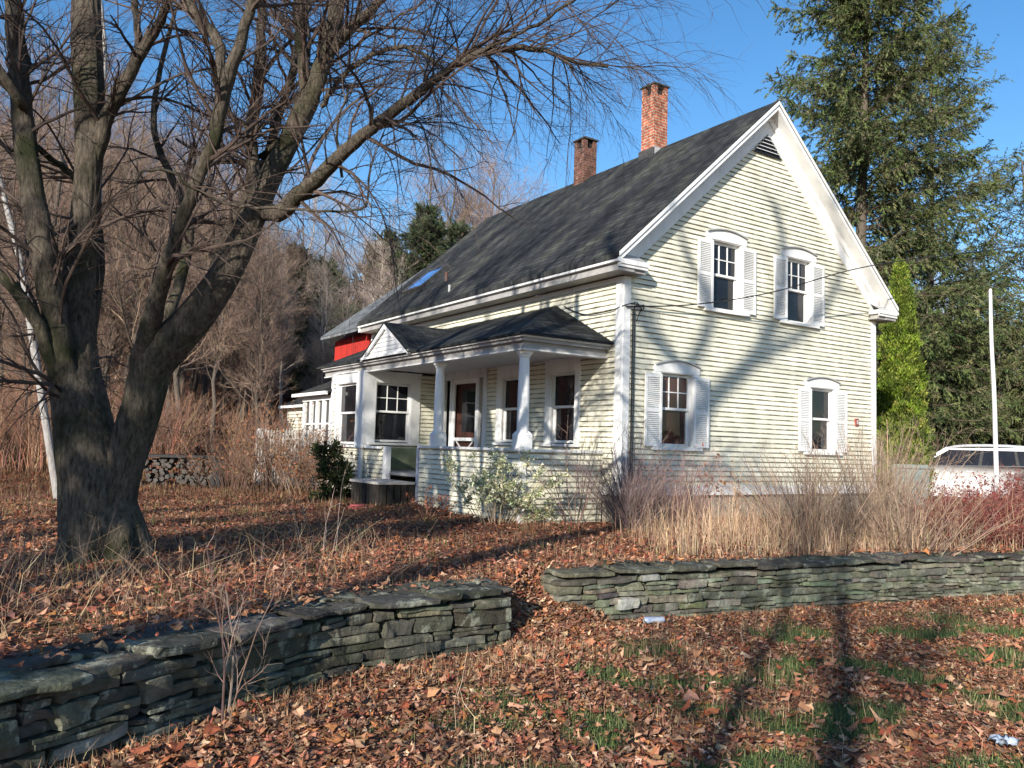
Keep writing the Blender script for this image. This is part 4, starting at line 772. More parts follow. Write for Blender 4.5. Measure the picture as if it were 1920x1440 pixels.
q = at(1690, 870, 22.3); arbor(q[0], q[1], .35, 6.75, .66, 'slim bright yellow-green arborvitae beside the right corner of the house', 61, [(.17, .25, .03), (.22, .30, .04), (.10, .15, .025), (.28, .32, .07), (.07, .10, .025)])
q = at(620, 900, 17.6); conifer('dwarf_conifer', q[0], q[1], .38, 1.25, .26, .05, 60, [(.05, .08, .03), (.08, .11, .04), (.035, .05, .02)], 'little dark cone-shaped evergreen in front of the porch bay', 62, base=.05, dens=55, hang=-.2, sprig=(.05, .012), ns=16, tw=.22)
# pines far behind the roof
for k, (u, d, h, lab) in enumerate([(783, 46, 13.6, 'blue-green pine beyond the roof, left of the chimneys'), (845, 50, 13.8, 'olive pine beyond the roof at the foot of the ridge'), (700, 52, 10.8, 'low dark pine among the bare trees left of the roof'), (590, 44, 8.6, 'dull green pine in the wood above the red building'), (655, 40, 6.6, 'low dull green pine just left of the red building'), (535, 48, 9.2, 'dull green pine deepest in the wood, left of the others')]):
    q = at(u, 900, d); conifer('pine', q[0], q[1], terr(np.array([q[0]]), np.array([q[1]]))[0]-.5, h, 3.4, .2, 150, [(.09, .12, .07), (.07, .095, .05), (.12, .14, .07)], lab, 70+k, base=.2, dens=26, droop=.4, hang=0, shape=.6, sprig=(.16, .016), ns=44, tz=.15, wild=.5, group='pines in the wood behind the house')

# ------------------------------------------------------------------ the big maple
rm = np.random.default_rng(101)
mx, my = -3.82, 8.05
maple = empty('maple_tree', (mx, my, .42), label='huge old bare maple with several mossy trunks in the left foreground', cat='tree')
limbs = []
def limb(pts, Q=30, k=12, rough=.10, amp=.006):
    """pts: (u, v, width px, metres behind the trunk)"""
    P = np.array([at(u, v, my+dz) for u, v, w, dz in pts]); Rr = np.array([w*.90/2/FPX*(my+dz) for u, v, w, dz in pts])
    P, Rr = resample(P, Rr, Q, amp, rm); limbs.append((P, Rr, k, rough)); return P
limb([(186, 1080, 178, 0), (182, 1035, 146, 0), (178, 980, 128, 0), (174, 900, 124, 0), (163, 840, 118, .0), (150, 760, 105, .05), (140, 690, 92, .1), (140, 610, 78, .15), (148, 520, 62, .15), (158, 420, 54, .1), (165, 330, 50, .1), (168, 230, 58, .1), (164, 110, 60, .15), (160, -60, 52, .3), (150, -250, 34, .5)], 170, 72, .09, 0)
limb([(226, 1078, 92, .05), (220, 1020, 78, .0), (218, 950, 74, .0), (231, 880, 72, -.02), (252, 810, 78, -.05), (270, 750, 76, -.08), (285, 690, 78, -.1), (318, 645, 80, -.15), (370, 590, 70, -.2), (428, 505, 60, -.2), (472, 410, 52, -.15), (508, 330, 46, -.1), (545, 258, 42, 0), (575, 195, 44, .1)], 170, 64, .09, 0)
limb([(138, 760, 56, 0), (120, 670, 48, -.1), (96, 560, 50, -.2), (78, 460, 50, -.3), (58, 340, 48, -.3), (44, 230, 44, -.2), (34, 110, 38, -.1), (24, -40, 30, 0), (10, -200, 18, .2)], 40, 16)
limb([(262, 690, 44, -.12), (280, 620, 40, -.3), (300, 535, 34, -.5), (332, 440, 29, -.7), (366, 352, 26, -.8), (402, 262, 27, -.9), (422, 170, 29, -1.0), (450, 80, 25, -1.1), (478, -20, 21, -1.2), (500, -160, 14, -1.2)], 40, 12)
limb([(577, 200, 30, .1), (571, 130, 26, .2), (562, 40, 25, .3), (556, -90, 20, .5), (556, -220, 12, .5)], 24, 12)
limb([(578, 205, 38, .1), (598, 140, 38, .05), (622, 56, 37, 0), (640, -40, 32, 0), (662, -180, 20, .2)], 24, 12)
limb([(616, 100, 24, 0), (648, 66, 22, -.1), (690, 22, 20, -.2), (745, -35, 15, -.4), (800, -110, 10, -.6)], 20, 10)
limb([(490, 395, 40, -.1), (525, 398, 36, -.3), (562, 362, 34, -.5), (600, 330, 32, -.7), (667, 266, 28, -1.0), (735, 210, 24, -1.2), (795, 165, 20, -1.4), (840, 131, 18, -1.5), (890, 103, 16, -1.5), (935, 93, 14, -1.5), (985, 90, 12, -1.4), (1035, 100, 10, -1.3), (1080, 117, 8, -1.2), (1140, 124, 5, -1.1)], 60, 10, .08)
limb([(880, 105, 9, -1.5), (949, 75, 8, -1.6), (1012, 41, 7, -1.8), (1075, 0, 6, -2.0), (1140, -50, 4, -2.1)], 20, 6, .05)
limb([(604, 200, 12, 0), (637, 150, 11, -.2), (701, 101, 10, -.4), (757, 90, 9, -.6), (805, 108, 8, -.9), (838, 135, 6, -1.4)], 24, 7, .05)
limb([(470, 420, 22, .2), (477, 330, 26, .4), (470, 260, 26, .6), (486, 140, 24, .8), (492, 0, 19, 1), (496, -150, 12, 1.1)], 26, 10)
limb([(380, 560, 20, .1), (412, 470, 19, .4), (445, 400, 18, .6), (490, 320, 18, .8), (522, 220, 18, 1), (546, 150, 18, 1), (566, 50, 15, 1.1), (600, -80, 10, 1.2)], 30, 9)
limb([(176, 300, 36, .1), (205, 210, 30, 0), (262, 105, 24, -.2), (300, 40, 20, -.4), (330, -50, 15, -.5)], 22, 10)
limb([(262, 105, 18, -.2), (256, 40, 16, -.2), (244, -40, 12, -.1)], 12, 8)
limb([(410, 205, 16, -.9), (412, 85, 24, -.6), (375, 38, 25, -.5), (342, -10, 24, -.4), (300, -90, 15, -.3)], 22, 10)
limb([(128, 800, 34, 0), (108, 715, 32, -.1), (74, 612, 28, -.3), (20, 535, 24, -.4), (-50, 470, 18, -.5), (-150, 330, 10, -.6)], 24, 10)
limb([(45, 200, 26, -.2), (30, 180, 24, -.4), (-30, 90, 20, -.6), (-80, -10, 14, -.7)], 14, 8)
limb([(150, 700, 40, .2), (190, 480, 20, .5), (150, 350, 16, .6), (100, 300, 14, .5), (60, 270, 12, .3)], 20, 8)
limb([(300, 640, 26, .3), (345, 500, 24, .8), (356, 420, 20, .9), (330, 350, 16, 1.1), (290, 250, 14, 1.2), (300, 130, 11, 1.3), (330, 20, 8, 1.3)], 26, 8)
limb([(252, 345, 6, -1.3), (270, 320, 7, -1.3), (322, 323, 7, -1.2), (356, 350, 7, -1.1), (427, 383, 7, -.9), (490, 388, 7, -.8), (560, 394, 6, -.9), (640, 396, 5.5, -1.0), (686, 386, 5, -1), (690, 330, 3, -1), (720, 250, 2, -1)], 40, 6, .05)
limb([(640, 330, 7, -.7), (632, 230, 5, -.9), (660, 160, 4, -1.0)], 12, 5, .05)
limb([(560, 215, 16, .1), (530, 260, 12, .5), (470, 300, 10, .9), (400, 300, 8, 1.3), (330, 260, 6, 1.6)], 20, 6, .05)
trunkm = MB()
for P, Rr, k, rough in limbs: tubes(trunkm, [P-np.array([mx, my, .42])], [Rr], k, None, rough, rm)
# root flare
for a0 in np.linspace(0, 6.28, 8)[:-1]:
    for k_ in (0,):
        d = np.array([math.cos(a0), math.sin(a0), 0]); tubes(trunkm, [[d*.05+[.02, 0, .70], d*.15+[.02, 0, .30], d*.25+[.02, 0, .08], d*.38+[.02, 0, -.12]]], [[.08, .15, .14, .08]], 9, None, .08, rm)
trunkm.build('trunk', M_maple, maple, True)
Qn = 30; LP = np.array([resample(P, Rr, Qn)[0] for P, Rr, k, r in limbs[2:]]); LR = np.array([resample(P, Rr, Qn)[1] for P, Rr, k, r in limbs[2:]])
sh = -np.array([mx, my, .42]); bm_ = MB()
c1, r1 = grow(rm, LP, LR, 350, 1.7, .75, 10, -.02, .13, .45, .12, 1., .006, rcap=.020); tubes(bm_, c1+sh, r1, 5)
c2, r2 = grow(rm, c1, r1, 2200, .85, .6, 7, -.03, .15, .6, .1, 1., .003, rcap=.008); tubes(bm_, c2+sh, r2, 3)
c3, r3 = grow(rm, c2, r2, 8000, .38, .6, 5, -.04, .17, .65, .1, 1., .0018, rcap=.004); tubes(bm_, c3+sh, r3, 3)
# long drooping sprays on the arching limb
LP3 = LP[[5, 6, 7, 2, 4]]; LR3 = LR[[5, 6, 7, 2, 4]]
e1, s1 = grow(rm, LP3, LR3, 105, 1.7, .8, 12, -.035, .10, .5, .25, 1., .004, rcap=.009); tubes(bm_, e1+sh, s1, 4)
e2, s2 = grow(rm, e1, s1, 1150, .8, .5, 8, -.05, .12, .6, .1, 1., .0022, rcap=.004); tubes(bm_, e2+sh, s2, 3)
e3, s3 = grow(rm, e2, s2, 3900, .32, .5, 5, -.05, .14, .65, .1, 1., .0014, rcap=.0028); tubes(bm_, e3+sh, s3, 3)
# epicormic shoots on the lower trunks
TP = np.array([resample(P, Rr, Qn)[0] for P, Rr, k, r in limbs[:2]]); TR = np.array([resample(P, Rr, Qn)[1] for P, Rr, k, r in limbs[:2]])
g1, q1 = grow(rm, TP[:, 8:22], TR[:, 8:22], 90, 1.0, 1.3, 7, .03, .12, .02, .1, 1., .003, rcap=.005); tubes(bm_, g1+sh, q1, 3)
g2, q2 = grow(rm, g1, q1, 420, .35, .7, 5, .02, .15, .6, .2, 1., .0018); tubes(bm_, g2+sh, q2, 3)
bm_.build('twigs', M_twig, maple)

# ------------------------------------------------------------------ bare trees of the wood behind
def bare_meshes(seed, Hh, r0, spread, mt_tr, cols, dens=1.):
    rng = np.random.default_rng(seed); t_ = np.linspace(0, 1, 12); tr = np.stack([np.cumsum(rng.normal(0, .09, 12)), np.cumsum(rng.normal(0, .09, 12)), t_*Hh], -1); tr[0, 2] = -.5; tR = r0*(1-t_*.9)
    a_ = MB(); tubes(a_, [tr], [tR], 8, None, .05, rng); c1, r1 = grow(rng, tr[None], tR[None], int(26*dens), Hh*.36*spread, .62, 9, .06, .10, .42, .28, 1., .02, rcap=.07); tubes(a_, c1, r1, 5)
    b_ = MB(); c2, r2 = grow(rng, c1, r1, int(260*dens), Hh*.15, .6, 6, .04, .13, .55, .12, 1., .008, rcap=.02); tubes(b_, c2, r2, 3, pal(rng, len(c2), cols, .15))
    c3, r3 = grow(rng, c2, r2, int(1700*dens), Hh*.07, .55, 4, .03, .15, .6, .1, 1., .005, rcap=.009); tubes(b_, c3, r3, 3, pal(rng, len(c3), cols, .15))
    c4, r4 = grow(rng, c3, r3, int(4200*dens), Hh*.04, .55, 3, .02, .15, .7, .1, 1., .004, rcap=.006); tubes(b_, c4, r4, 3, pal(rng, len(c4), cols, .15))
    return a_, b_
PUR = [(.24, .165, .13), (.29, .205, .155), (.18, .13, .11), (.34, .245, .175)]; GRY = [(.36, .29, .25), (.30, .23, .20), (.42, .35, .30)]
protos = []
for k in range(6):
    pale = k >= 4; a_, b_ = bare_meshes(200+k, [13, 15, 11, 14, 14, 12][k], [.16, .2, .12, .17, .14, .12][k], [1, .9, 1.1, 1, .55, .6][k], None, GRY if pale else PUR)
    o1 = a_.build('trunk', M_bark2 if not pale else pmat('pale_grey_bark', (.36, .31, .27), (.55, .49, .43), 8), None, True); o2 = b_.build('crown', M_stem, None)
    protos.append((o1, o2))
used_ = [False]*6
def place_bare(k, x, y, sc, rz, lab, group, lean=0):
    z = terr(np.array([float(x)]), np.array([float(y)]))[0]; root = empty('bare_tree', (x, y, z), rz, label=lab, cat='tree', group=group); root.scale = (sc, sc, sc); root.rotation_euler = (lean*.6, lean, rz)
    for o in protos[k]:
        if used_[k]: o = o.copy(); C.collection.objects.link(o)
        o.parent = root
    used_[k] = True
rb = np.random.default_rng(303); GRP = 'bare trees of the wood behind the lawn'
def inb(x, y): return bool(inhouse(np.array([x]), np.array([y]))[0])
cnt = 0
for i in range(140):
    u = rb.uniform(-120, 520); d = rb.uniform(24, 68); q = at(u, 850, d); k = int(rb.integers(0, 4)); s = rb.uniform(.6, 1.15)*(1-.28*float(sst(380, 520, u)))
    if d < 30: s *= .8
    place_bare(k, q[0], q[1], s, rb.uniform(0, 6.28), 'slender purplish-brown bare tree of the dense wood seen through the big maple', GRP, rb.normal(0, .04))
for i in range(26):
    u = rb.uniform(520, 800); d = rb.uniform(34, 62); q = at(u, 850, d); k = int(rb.integers(3, 6))
    place_bare(k, q[0], q[1], rb.uniform(.55, .85)*(d/48), rb.uniform(0, 6.28), 'pale thin bare tree standing against the sky left of the farmhouse roof', 'pale bare trees left of the roof', rb.normal(0, .04))
for i in range(14):
    u = rb.uniform(780, 1080); d = rb.uniform(62, 80); q = at(u, 850, d); place_bare(int(rb.integers(0, 4)), q[0], q[1], rb.uniform(1.15, 1.4), rb.uniform(0, 6.28), 'hazy pinkish bare treetop showing above the far end of the ridge', 'bare treetops above the ridge', 0)
for i in range(14):
    u = rb.uniform(1640, 2050); d = rb.uniform(42, 60); q = at(u, 850, d); place_bare(int(rb.integers(0, 6)), q[0], q[1], rb.uniform(.7, .95), rb.uniform(0, 6.28), 'bare tree showing between the spruces and hemlocks at the right', 'bare trees behind the spruces', 0)
# leaning white birch
bp = [at(99, 800, 15.5), at(62, 640, 15.6), at(40, 500, 15.8), at(14, 395, 16), at(-20, 250, 16.3), at(-60, 60, 16.6)]
bp[0] = bp[0]-np.array([-.25, 0, 1.6]); P, Rr = resample(bp, [.075, .065, .06, .052, .04, .025], 30); bt = empty('birch_tree', tuple(P[0]), label='leaning white birch trunk left of the maple', cat='tree'); m_ = MB(); tubes(m_, [P-P[0]], [Rr], 10, None, .05, rb); m_.build('trunk', M_birch, bt, True)
c1, r1 = grow(rb, P[None], Rr[None], 40, 1.6, .7, 7, .04, .12, .4, .2, 1, .005); c2, r2 = grow(rb, c1, r1, 300, .7, .6, 5, 0, .15, .5, .1, 1, .003); m_ = MB(); tubes(m_, c1-P[0], r1, 4); tubes(m_, c2-P[0], r2, 3); m_.build('twigs', M_twig, bt)
bp = [at(178, 480, 19), at(186, 340, 19.1), at(182, 250, 19.2), at(196, 120, 19.4), at(190, 20, 19.6), at(180, -60, 19.8)]; bp = [np.array([bp[0][0], bp[0][1], .4])]+bp
P, Rr = resample(bp, [.09, .08, .07, .065, .06, .05, .03], 30); bt = empty('birch_tree', tuple(P[0]), label='upright white birch mostly hidden behind the maple trunk', cat='tree'); m_ = MB(); tubes(m_, [P-P[0]], [Rr], 10, None, .05, rb); m_.build('trunk', M_birch, bt, True)
c1, r1 = grow(rb, P[None], Rr[None], 40, 1.6, .7, 7, .04, .12, .4, .3, 1, .005); m_ = MB(); tubes(m_, c1-P[0], r1, 4); m_.build('twigs', M_twig, bt)
# brush on the slope
m_ = MB()
P = []
for i in range(4): pass
n = 26000; u = rl.uniform(-160, 640, n); d = rl.uniform(22, 52, n)**1.0; dx = (u-960)/FPX*d; P = np.stack([dx, d, np.zeros(n)], -1); P = P[~inhouse(P[:, 0], P[:, 1])]; P[:, 2] = terr(P[:, 0], P[:, 1]); cl = noise2(P[:, 0], P[:, 1], 3.5, 61); P = P[cl > -.25]
o_ = tubes_stems(m_, P, 2.1, .011, pal(rl, len(P), [(.20, .115, .085), (.25, .145, .095), (.15, .095, .07), (.30, .19, .11), (.24, .10, .065)], .2), .45, 4)
c1, r1 = grow(rl, o_, np.full((len(o_), 4), .009), 40000, .8, .7, 3, 0, .2, .7, .3, 1, .006, rcap=.008); tubes(m_, c1, r1, 3, pal(rl, len(c1), [(.23, .14, .105), (.27, .175, .12), (.18, .11, .09)], .2))
m_.build('brushwood', M_stem, kind='stuff', label='tangled reddish-brown brush covering the slope behind the lawn', cat='brush')
m_ = MB(); n = 9000; u = rl.uniform(1640, 2100, n); d = rl.uniform(26, 46, n); P = np.stack([(u-960)/FPX*d, d, np.zeros(n)], -1); P[:, 2] = terr(P[:, 0], P[:, 1]); tubes_stems(m_, P, 1.3, .012, pal(rl, len(P), [(.22, .12, .09), (.17, .10, .08), (.12, .09, .06)], .2), .4, 4)
m_.build('brushwood', M_stem, kind='stuff', label='low dark brown brush under the hemlocks behind the car', cat='brush')

# ------------------------------------------------------------------ trees behind the viewer whose shadows fall across verge and gable
def shadow_tree(x, y, Hh, r0, seed, lab, extra=(), n1=26):
    rng = np.random.default_rng(seed); z = terr(np.array([x]), np.array([y]))[0]; t_ = np.linspace(0, 1, 14); tr = np.stack([np.cumsum(rng.normal(0, .05, 14)), np.cumsum(rng.normal(0, .05, 14)), t_*Hh], -1); tr[0] = (0, 0, -.3); tR = r0*(1-t_*.85)
    root = empty('bare_tree', (x, y, z), label=lab, cat='tree'); a_ = MB(); tubes(a_, [tr], [tR], 10, None, .05, rng)
    ex = []
    for pts, rr in extra:
        P, Rr = resample(np.array(pts)-np.array([x, y, z]), rr, 24); tubes(a_, [P], [Rr], 8, None, .05, rng); ex.append((P, Rr))
    c1, r1 = grow(rng, tr[None], tR[None], n1, Hh*.3, .7, 10, .05, .1, .4, .4, 1, .02, rcap=.07); tubes(a_, c1, r1, 6); a_.build('trunk', M_maple, root, True)
    b_ = MB(); S = c1 if not ex else np.concatenate([c1, np.array([resample(P, Rr, 10)[0] for P, Rr in ex])]); SR = r1 if not ex else np.concatenate([r1, np.array([resample(P, Rr, 10)[1] for P, Rr in ex])])
    c2, r2 = grow(rng, S, SR, 200, Hh*.14, .6, 7, .03, .12, .5, .1, 1, .008, rcap=.025); tubes(b_, c2, r2, 4); c3, r3 = grow(rng, c2, r2, 600, Hh*.05, .6, 5, .02, .14, .55, .1, 1, .005, rcap=.01); tubes(b_, c3, r3, 3); b_.build('twigs', M_twig, root)
def back(u, v, T):                    # point T metres up-sun of the gable wall spot seen at (u, v)
    d = ray(u, v); o = np.array([0, 0, EYE]); k = ((OH-o) @ UY)/(d @ UY); return o+d*k-SD*T
T = 21.
lmA = ([back(1215, 960, T), back(1255, 870, T), back(1340, 745, T), back(1400, 690, T), back(1440, 630, T), back(1466, 560, T), back(1470, 470, T), back(1455, 380, T)], [.17, .15, .13, .12, .105, .09, .08, .05])
lmB = ([back(1255, 870, T), back(1290, 700, T), back(1320, 640, T), back(1336, 580, T), back(1300, 500, T), back(1270, 420, T)], [.10, .09, .085, .075, .06, .04])
lmD = ([back(1400, 690, T), back(1450, 660, T), back(1530, 600, T), back(1580, 500, T), back(1560, 400, T)], [.09, .08, .07, .055, .035])
lmE = ([back(1340, 745, T), back(1230, 640, T), back(1190, 560, T), back(1130, 430, T), back(1100, 330, T)], [.10, .095, .08, .06, .04])
g0 = back(1215, 960, T); base = np.array([g0[0]-.5, g0[1]-.4])
lmC = ([np.array([base[0], base[1], 0]), np.array([base[0]-.1, base[1], 3.]), g0], [.24, .21, .17])
shadow_tree(base[0], base[1], 9., .2, 401, 'bare tree behind the viewer whose forked limbs shade the gable', [lmC, lmA, lmB, lmD, lmE], 20)
q = atz(1690, 1440, 0); e = np.array([-SD[0], -SD[1]])/math.hypot(SD[0], SD[1])
shadow_tree(q[0]+e[0]*13, q[1]+e[1]*13, 8.8, .16, 402, 'straight bare tree behind the viewer, right of the path of its shadow', (), 22)
q = atz(1300, 1400, 0); shadow_tree(q[0]+e[0]*12.5, q[1]+e[1]*12.5, 8.2, .13, 403, 'slim bare tree behind the viewer, second of the pair', (), 22)
shadow_tree(-10.5, 2.5, 13, .28, 404, 'bare tree left of the viewer, outside the picture', (), 24)
conifer('spruce', -9.9, -5.9, 0, 8.6, 2.6, .18, 120, SPC, 'young spruce behind the viewer whose shade falls on the maple trunk', 406, base=.05, dens=9, shape=.5, ns=7, sprig=(.2, .04))
shadow_tree(-7.4, -3.6, 11, .2, 408, 'bare tree behind the viewer nearest the left wall', (), 34)
shadow_tree(-12.5, -6.0, 15, .26, 409, 'tall bare tree at the far left behind the viewer', (), 36)
shadow_tree(-9.5, -3.0, 14, .25, 405, 'bare tree far left behind the viewer', (), 24)

# ------------------------------------------------------------------ car, bin, pole, fence, wood stack, litter
def car():
    q = at(1806, 870, 24.0); z = .28; root = empty('parked_car', (q[0], q[1], z), math.atan2(.50, -.86)+math.pi, label='white estate-type car with dark windows parked behind the red shrubs at the right', cat='car')
    white = nodes('white_car_paint', .25, .5)[0]; white.node_tree.nodes['Principled BSDF'].inputs['Base Color'].default_value = (.66, .67, .69, 1); white.node_tree.nodes['Principled BSDF'].inputs['Coat Weight'].default_value = .6
    # car's nose points to local -x, width along y
    prof = [(-2.4, .45), (-2.45, .7), (-2.35, .92), (-2.2, 1.0), (-1.25, 1.12), (-1.1, 1.15), (2.15, 1.20), (2.35, 1.0), (2.4, .7), (2.38, .42), (1.9, .28), (-2.1, .28)]
    def loft(prof, secs, m_):
        n = len(prof); V = []
        for y, sc, dz in secs: V += [(x*sc, y, (zz-.7)*(sc if zz > .7 else 1)+.7+dz) for x, zz in prof]
        for s in range(len(secs)-1):
            for i in range(n): j = (i+1) % n; m_.F.append(np.array([[s*n+i, s*n+j, (s+1)*n+j, (s+1)*n+i]])+m_.n); m_.M.append(np.zeros(1, int))
        V = np.array(V)
        for s in (0, len(secs)-1):
            c = V[s*n:(s+1)*n].mean(0); V = np.concatenate([V, [c]]); ci = len(V)-1
            for i in range(n): m_.F.append(np.array([[s*n+i, s*n+(i+1) % n, ci]])+m_.n); m_.M.append(np.zeros(1, int))
        m_.V.append(V); m_.Cc.append(np.full((len(V), 3), .5)); m_.n += len(V)
    m_ = MB(); loft(prof, [(-.93, .96, 0), (-.88, .99, 0), (-.6, 1, .01), (0, 1.02, .03), (.6, 1, .01), (.88, .99, 0), (.93, .96, 0)], m_); body = m_.build('body', white, root, True)
    # greenhouse: roof, pillars, glass
    gp = [(-1.15, 1.12), (-.35, 1.66), (-.1, 1.72), (1.55, 1.74), (1.85, 1.68), (2.2, 1.18)]
    m_ = MB(); gl = MB()
    for s in (-1, 1):
        yb, yt = .88*s, .70*s; Y = lambda z_: yb+(yt-yb)*(z_-1.12)/.6
        gl.poly([(x, Y(zz)*.985, zz) for x, zz in [(-1.05, 1.14), (-.33, 1.62), (1.60, 1.66), (2.05, 1.20)]])
        bars = [[(-1.2, 1.12), (-.4, 1.68), (-.3, 1.62), (-1.02, 1.14)], [(-.4, 1.64), (1.75, 1.70), (1.6, 1.60), (-.3, 1.60)], [(1.75, 1.70), (2.2, 1.18), (2.02, 1.18), (1.6, 1.60)]]
        for b_ in bars: m_.prism([(x, Y(zz), zz) for x, zz in b_], (0, .03*s, 0))
        for b_ in [[(.38, 1.14), (.46, 1.62), (.54, 1.62), (.46, 1.14)], [(1.3, 1.17), (1.25, 1.62), (1.31, 1.62), (1.38, 1.17)]]: dk = MB(); dk.prism([(x, Y(zz), zz) for x, zz in b_], (0, .012*s, 0)); dk.build('pillar', M_black, root)
        mr = MB(); mr.box((-.98, .93*s, 1.12), (-.80, 1.10*s, 1.26)); mr.build('mirror', M_black, root)
    rf = [(-.42, 1.64), (-.2, 1.70), (.1, 1.735), (.6, 1.75), (1.1, 1.745), (1.5, 1.72), (1.82, 1.65)]
    for (xa, za), (xb, zb) in zip(rf[:-1], rf[1:]):
        m_.poly([(xa, -.55, za+.03), (xb, -.55, zb+.03), (xb, .55, zb+.03), (xa, .55, za+.03)])
        for s in (-1, 1): m_.poly([(xa, .55*s, za+.03), (xb, .55*s, zb+.03), (xb, .72*s, zb-.04), (xa, .72*s, za-.04)])
    m_.build('roof', white, root, True); gl.build('side_window', M_glass, root)
    g2 = MB(); g2.poly([(-1.18, -.8, 1.13), (-1.18, .8, 1.13), (-.40, .66, 1.67), (-.40, -.66, 1.67)]); g2.poly([(2.18, -.8, 1.2), (2.18, .8, 1.2), (1.84, .66, 1.68), (1.84, -.66, 1.68)]); g2.build('windscreen', M_glass, root)
    for x in (-1.5, 1.45):
        for s in (-1, 1):
            w = MB(); tubes(w, [[(x, s*.70, .34), (x, s*.96, .34)]], [[.34, .34]], 24); w.add([(x+.34*math.cos(a), s*.96, .34+.34*math.sin(a)) for a in np.arange(24)/24*6.283]+[(x, s*.96, .34)], [[i, (i+1) % 24, 24] for i in range(24)])
            wo = w.build('wheel', M_black, root); r_ = MB(); r_.add([(x+.22*math.cos(a), s*.968, .34+.22*math.sin(a)) for a in np.arange(24)/24*6.283]+[(x, s*.955, .34)], [[i, (i+1) % 24, 24] for i in range(24)]); r_.build('rim', M_metal, wo)
    for s in (-1, 1):
        h = MB(); h.box((-2.42, s*.55, .78), (-2.2, s*.85, .92)); h.build('headlight', M_metal, root); h = MB(); h.box((2.30, s*.62, .95), (2.38, s*.86, 1.12)); h.build('tail_light', M_red, root)
    for y_ in (-.945, .945):
        for x in (.1, 1.05): h = MB(); h.box((x, y_, .98), (x+.18, y_*1.012, 1.01)); h.build('handle', white, root)
car()
def bin_():
    q = at(1708, 900, 20.5); root = empty('rubbish_bin', (q[0], q[1], .38), .5, label='grey-green rubbish bin standing left of the white car', cat='bin'); m_ = MB()
    for (z0, w0, z1, w1) in ((.05, .24, .98, .30),):
        V = [(sx*w, sy*w*1.05, z) for z, w in ((z0, w0), (z1, w1)) for sx, sy in ((-1, -1), (1, -1), (1, 1), (-1, 1))]; m_.add(V, [[0, 1, 5, 4], [1, 2, 6, 5], [2, 3, 7, 6], [3, 0, 4, 7], [0, 3, 2, 1]])
    bm = pmat('grey_green_plastic', (.22, .27, .26), (.28, .33, .31), 6, .5); m_.build('body', bm, root); m_ = MB(); m_.box((-.33, -.35, .98), (.33, .35, 1.03)); m_.box((-.26, -.28, 1.03), (.26, .28, 1.07)); m_.build('lid', bm, root)
    m_ = MB(); tubes(m_, [[(-.28, .32, .1), (.28, .32, .1)]], [[.1, .1]], 12); m_.build('wheels', M_black, root)
bin_()
pb_ = np.array([*at(1872, 980, 13.3)[:2], .35]); P, Rr = resample([pb_, at(1868, 880, 13.3), at(1864, 740, 13.25), at(1859, 640, 13.2), at(1857, 545, 13.2)], [.036, .036, .033, .029, .024], 20)
root = empty('white_pole', tuple(pb_), label='thin leaning white pole standing among the red shrubs', cat='pole'); m_ = MB(); tubes(m_, [P-pb_], [Rr], 12); m_.build('shaft', M_dusty, root, True); m_ = MB(); tubes(m_, [[P[-1]-pb_, P[-1]-pb_+[0, 0, .03]]], [[.026, .015]], 12); m_.build('cap', M_white, root)
# picket fence left of the sunroom
a0, a1 = at(478, 850, 22.5), at(596, 850, 20.6); root = empty('picket_fence', (a0[0], a0[1], .35), math.atan2(a1[1]-a0[1], a1[0]-a0[0]), label='weathered white picket fence half hidden by brush at the left of the house', cat='fence'); Lf = math.hypot(*(a1-a0)[:2]); m_ = MB()
for k in range(int(Lf/.14)): h = 1.45+.05*rl.random(); m_.prism([(k*.14, 0, .05), (k*.14+.08, 0, .05), (k*.14+.08, 0, h), (k*.14+.04, 0, h+.07), (k*.14, 0, h)], (0, .02, 0))
m_.build('pickets', M_oldw, root); m_ = MB(); m_.box((0, .022, .4), (Lf, .06, .48)); m_.box((0, .022, 1.2), (Lf, .06, 1.28)); m_.build('rails', M_oldw, root)
for k in range(2): m_ = MB(); m_.box((k*(Lf-.1), .062, 0), (k*(Lf-.1)+.1, .16, 1.55)); m_.build('post', M_dusty, root)
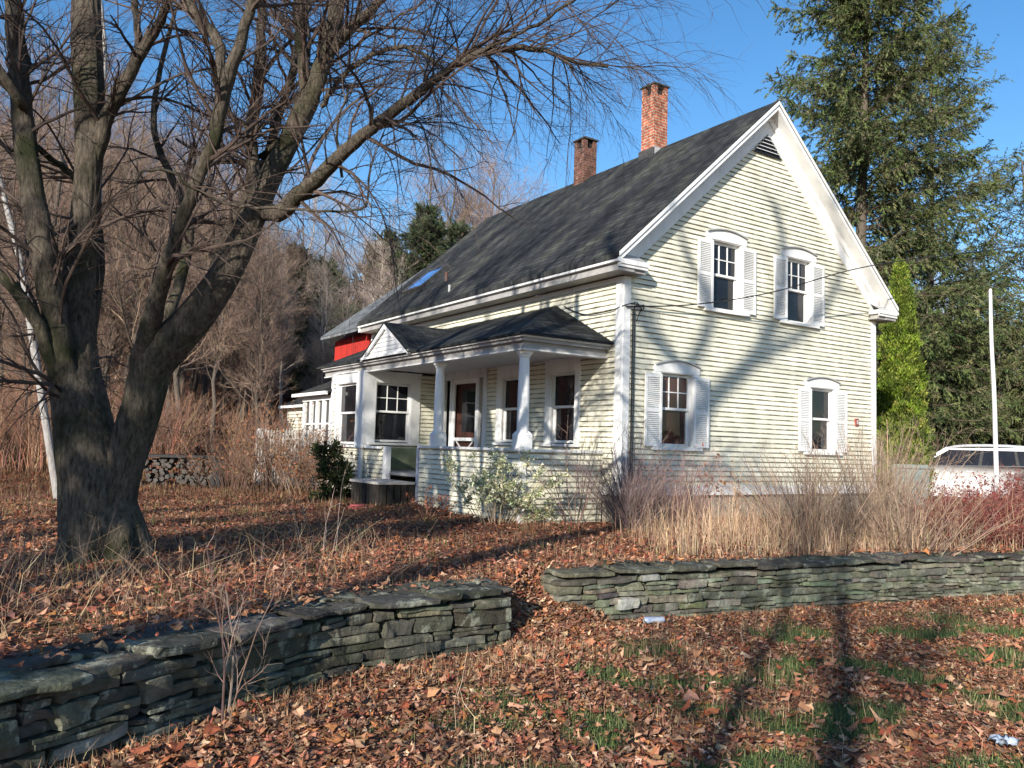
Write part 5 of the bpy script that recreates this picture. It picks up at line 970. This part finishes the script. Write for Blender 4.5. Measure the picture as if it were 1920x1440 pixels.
# wood stack
a0 = at(328, 880, 20.3); root = empty('firewood_stack', (a0[0], a0[1], terr(a0[0:1], a0[1:2])[0]), .15, label='low stack of grey split logs under a dark sagging cover beyond the maple', cat='wood stack'); m_ = MB()
for k in range(130):
    rr = rl.uniform(.03, .07); c = (rl.uniform(-.93, .93), rl.uniform(-.05, .05), rl.uniform(.05, .68)); tubes(m_, [[(c[0], c[1]-.22, c[2]), (c[0], c[1]+.22, c[2])]], [[rr, rr]], 5); th = np.arange(5)/5*6.283; m_.add([(c[0]+rr*math.cos(a), c[1]-.22, c[2]+rr*math.sin(a)) for a in th]+[(c[0], c[1]-.225, c[2])], [[i, (i+1) % 5, 5] for i in range(5)])
m_.build('logs', pmat('grey_split_wood', (.035, .03, .027), (.11, .10, .09), 9), root); m_ = MB(); m_.box((-1.0, -.35, .72), (1.0, .35, .78)); m_.build('cover', M_black, root); m_ = MB(); m_.box((.92, -.3, 0), (1.12, .3, .75)); m_.build('end_post', M_black, root)
# litter: can by the wall, wrapper at the right
q = atz(1225, 1168, .03); root = empty('drink_can', (q[0], q[1]-.02, .06), .35, label='silvery blue crushed drink can lying at the foot of the right stone wall', cat='can'); m_ = MB(); tubes(m_, [[(-.10, 0, .0), (-.09, 0, .0), (-.03, 0, .004), (.05, 0, -.002), (.09, 0, 0), (.10, 0, 0)]], [[.024, .032, .029, .031, .032, .024]], 16); m_.build('body', pmat('silver_blue_tin', (.20, .26, .40), (.50, .53, .58), 12, .3, .6), root, True); m_ = MB(); tubes(m_, [[(-.102, 0, 0), (-.100, 0, 0)], [(.100, 0, 0), (.102, 0, 0)]], [[.022, .024]]*2, 16); m_.build('rim', M_metal, root)
q = atz(1882, 1396, .02); m_ = MB(); g_ = np.linspace(-1, 1, 9); X, Y = np.meshgrid(g_, g_); Z = .018*np.sin(X*4+Y*3)+.012*np.sin(X*9-Y*5)+.02; Vv = np.stack([X*.065+.01*np.sin(Y*7), Y*.045+.008*np.sin(X*6), Z], -1).reshape(-1, 3); i = (np.arange(8)[:, None]*9+np.arange(8)[None]).ravel(); m_.add(Vv, np.stack([i, i+1, i+10, i+9], -1))
o = m_.build('crumpled_wrapper', pmat('pale_blue_wrapper', (.20, .27, .38), (.42, .46, .52), 30, .4, .4), None, True, (0, 0, 0), label='crumpled pale blue wrapper lying in the leaves at the lower right', cat='litter'); o.location = (q[0], q[1], .025)
q = at(672, 933, 15.5); m_ = MB(); m_.box((-.16, -.1, 0), (.16, .1, .05)); m_.box((-.13, -.12, .05), (.13, .05, .08)); o = m_.build('red_scrap', pmat('red_plastic', (.3, .05, .055), (.22, .045, .05), 5, .6), label='small flat red object on the ground left of the porch steps', cat='litter'); o.location = (q[0], q[1], float(terr(q[0:1], q[1:2])[0])+.01)
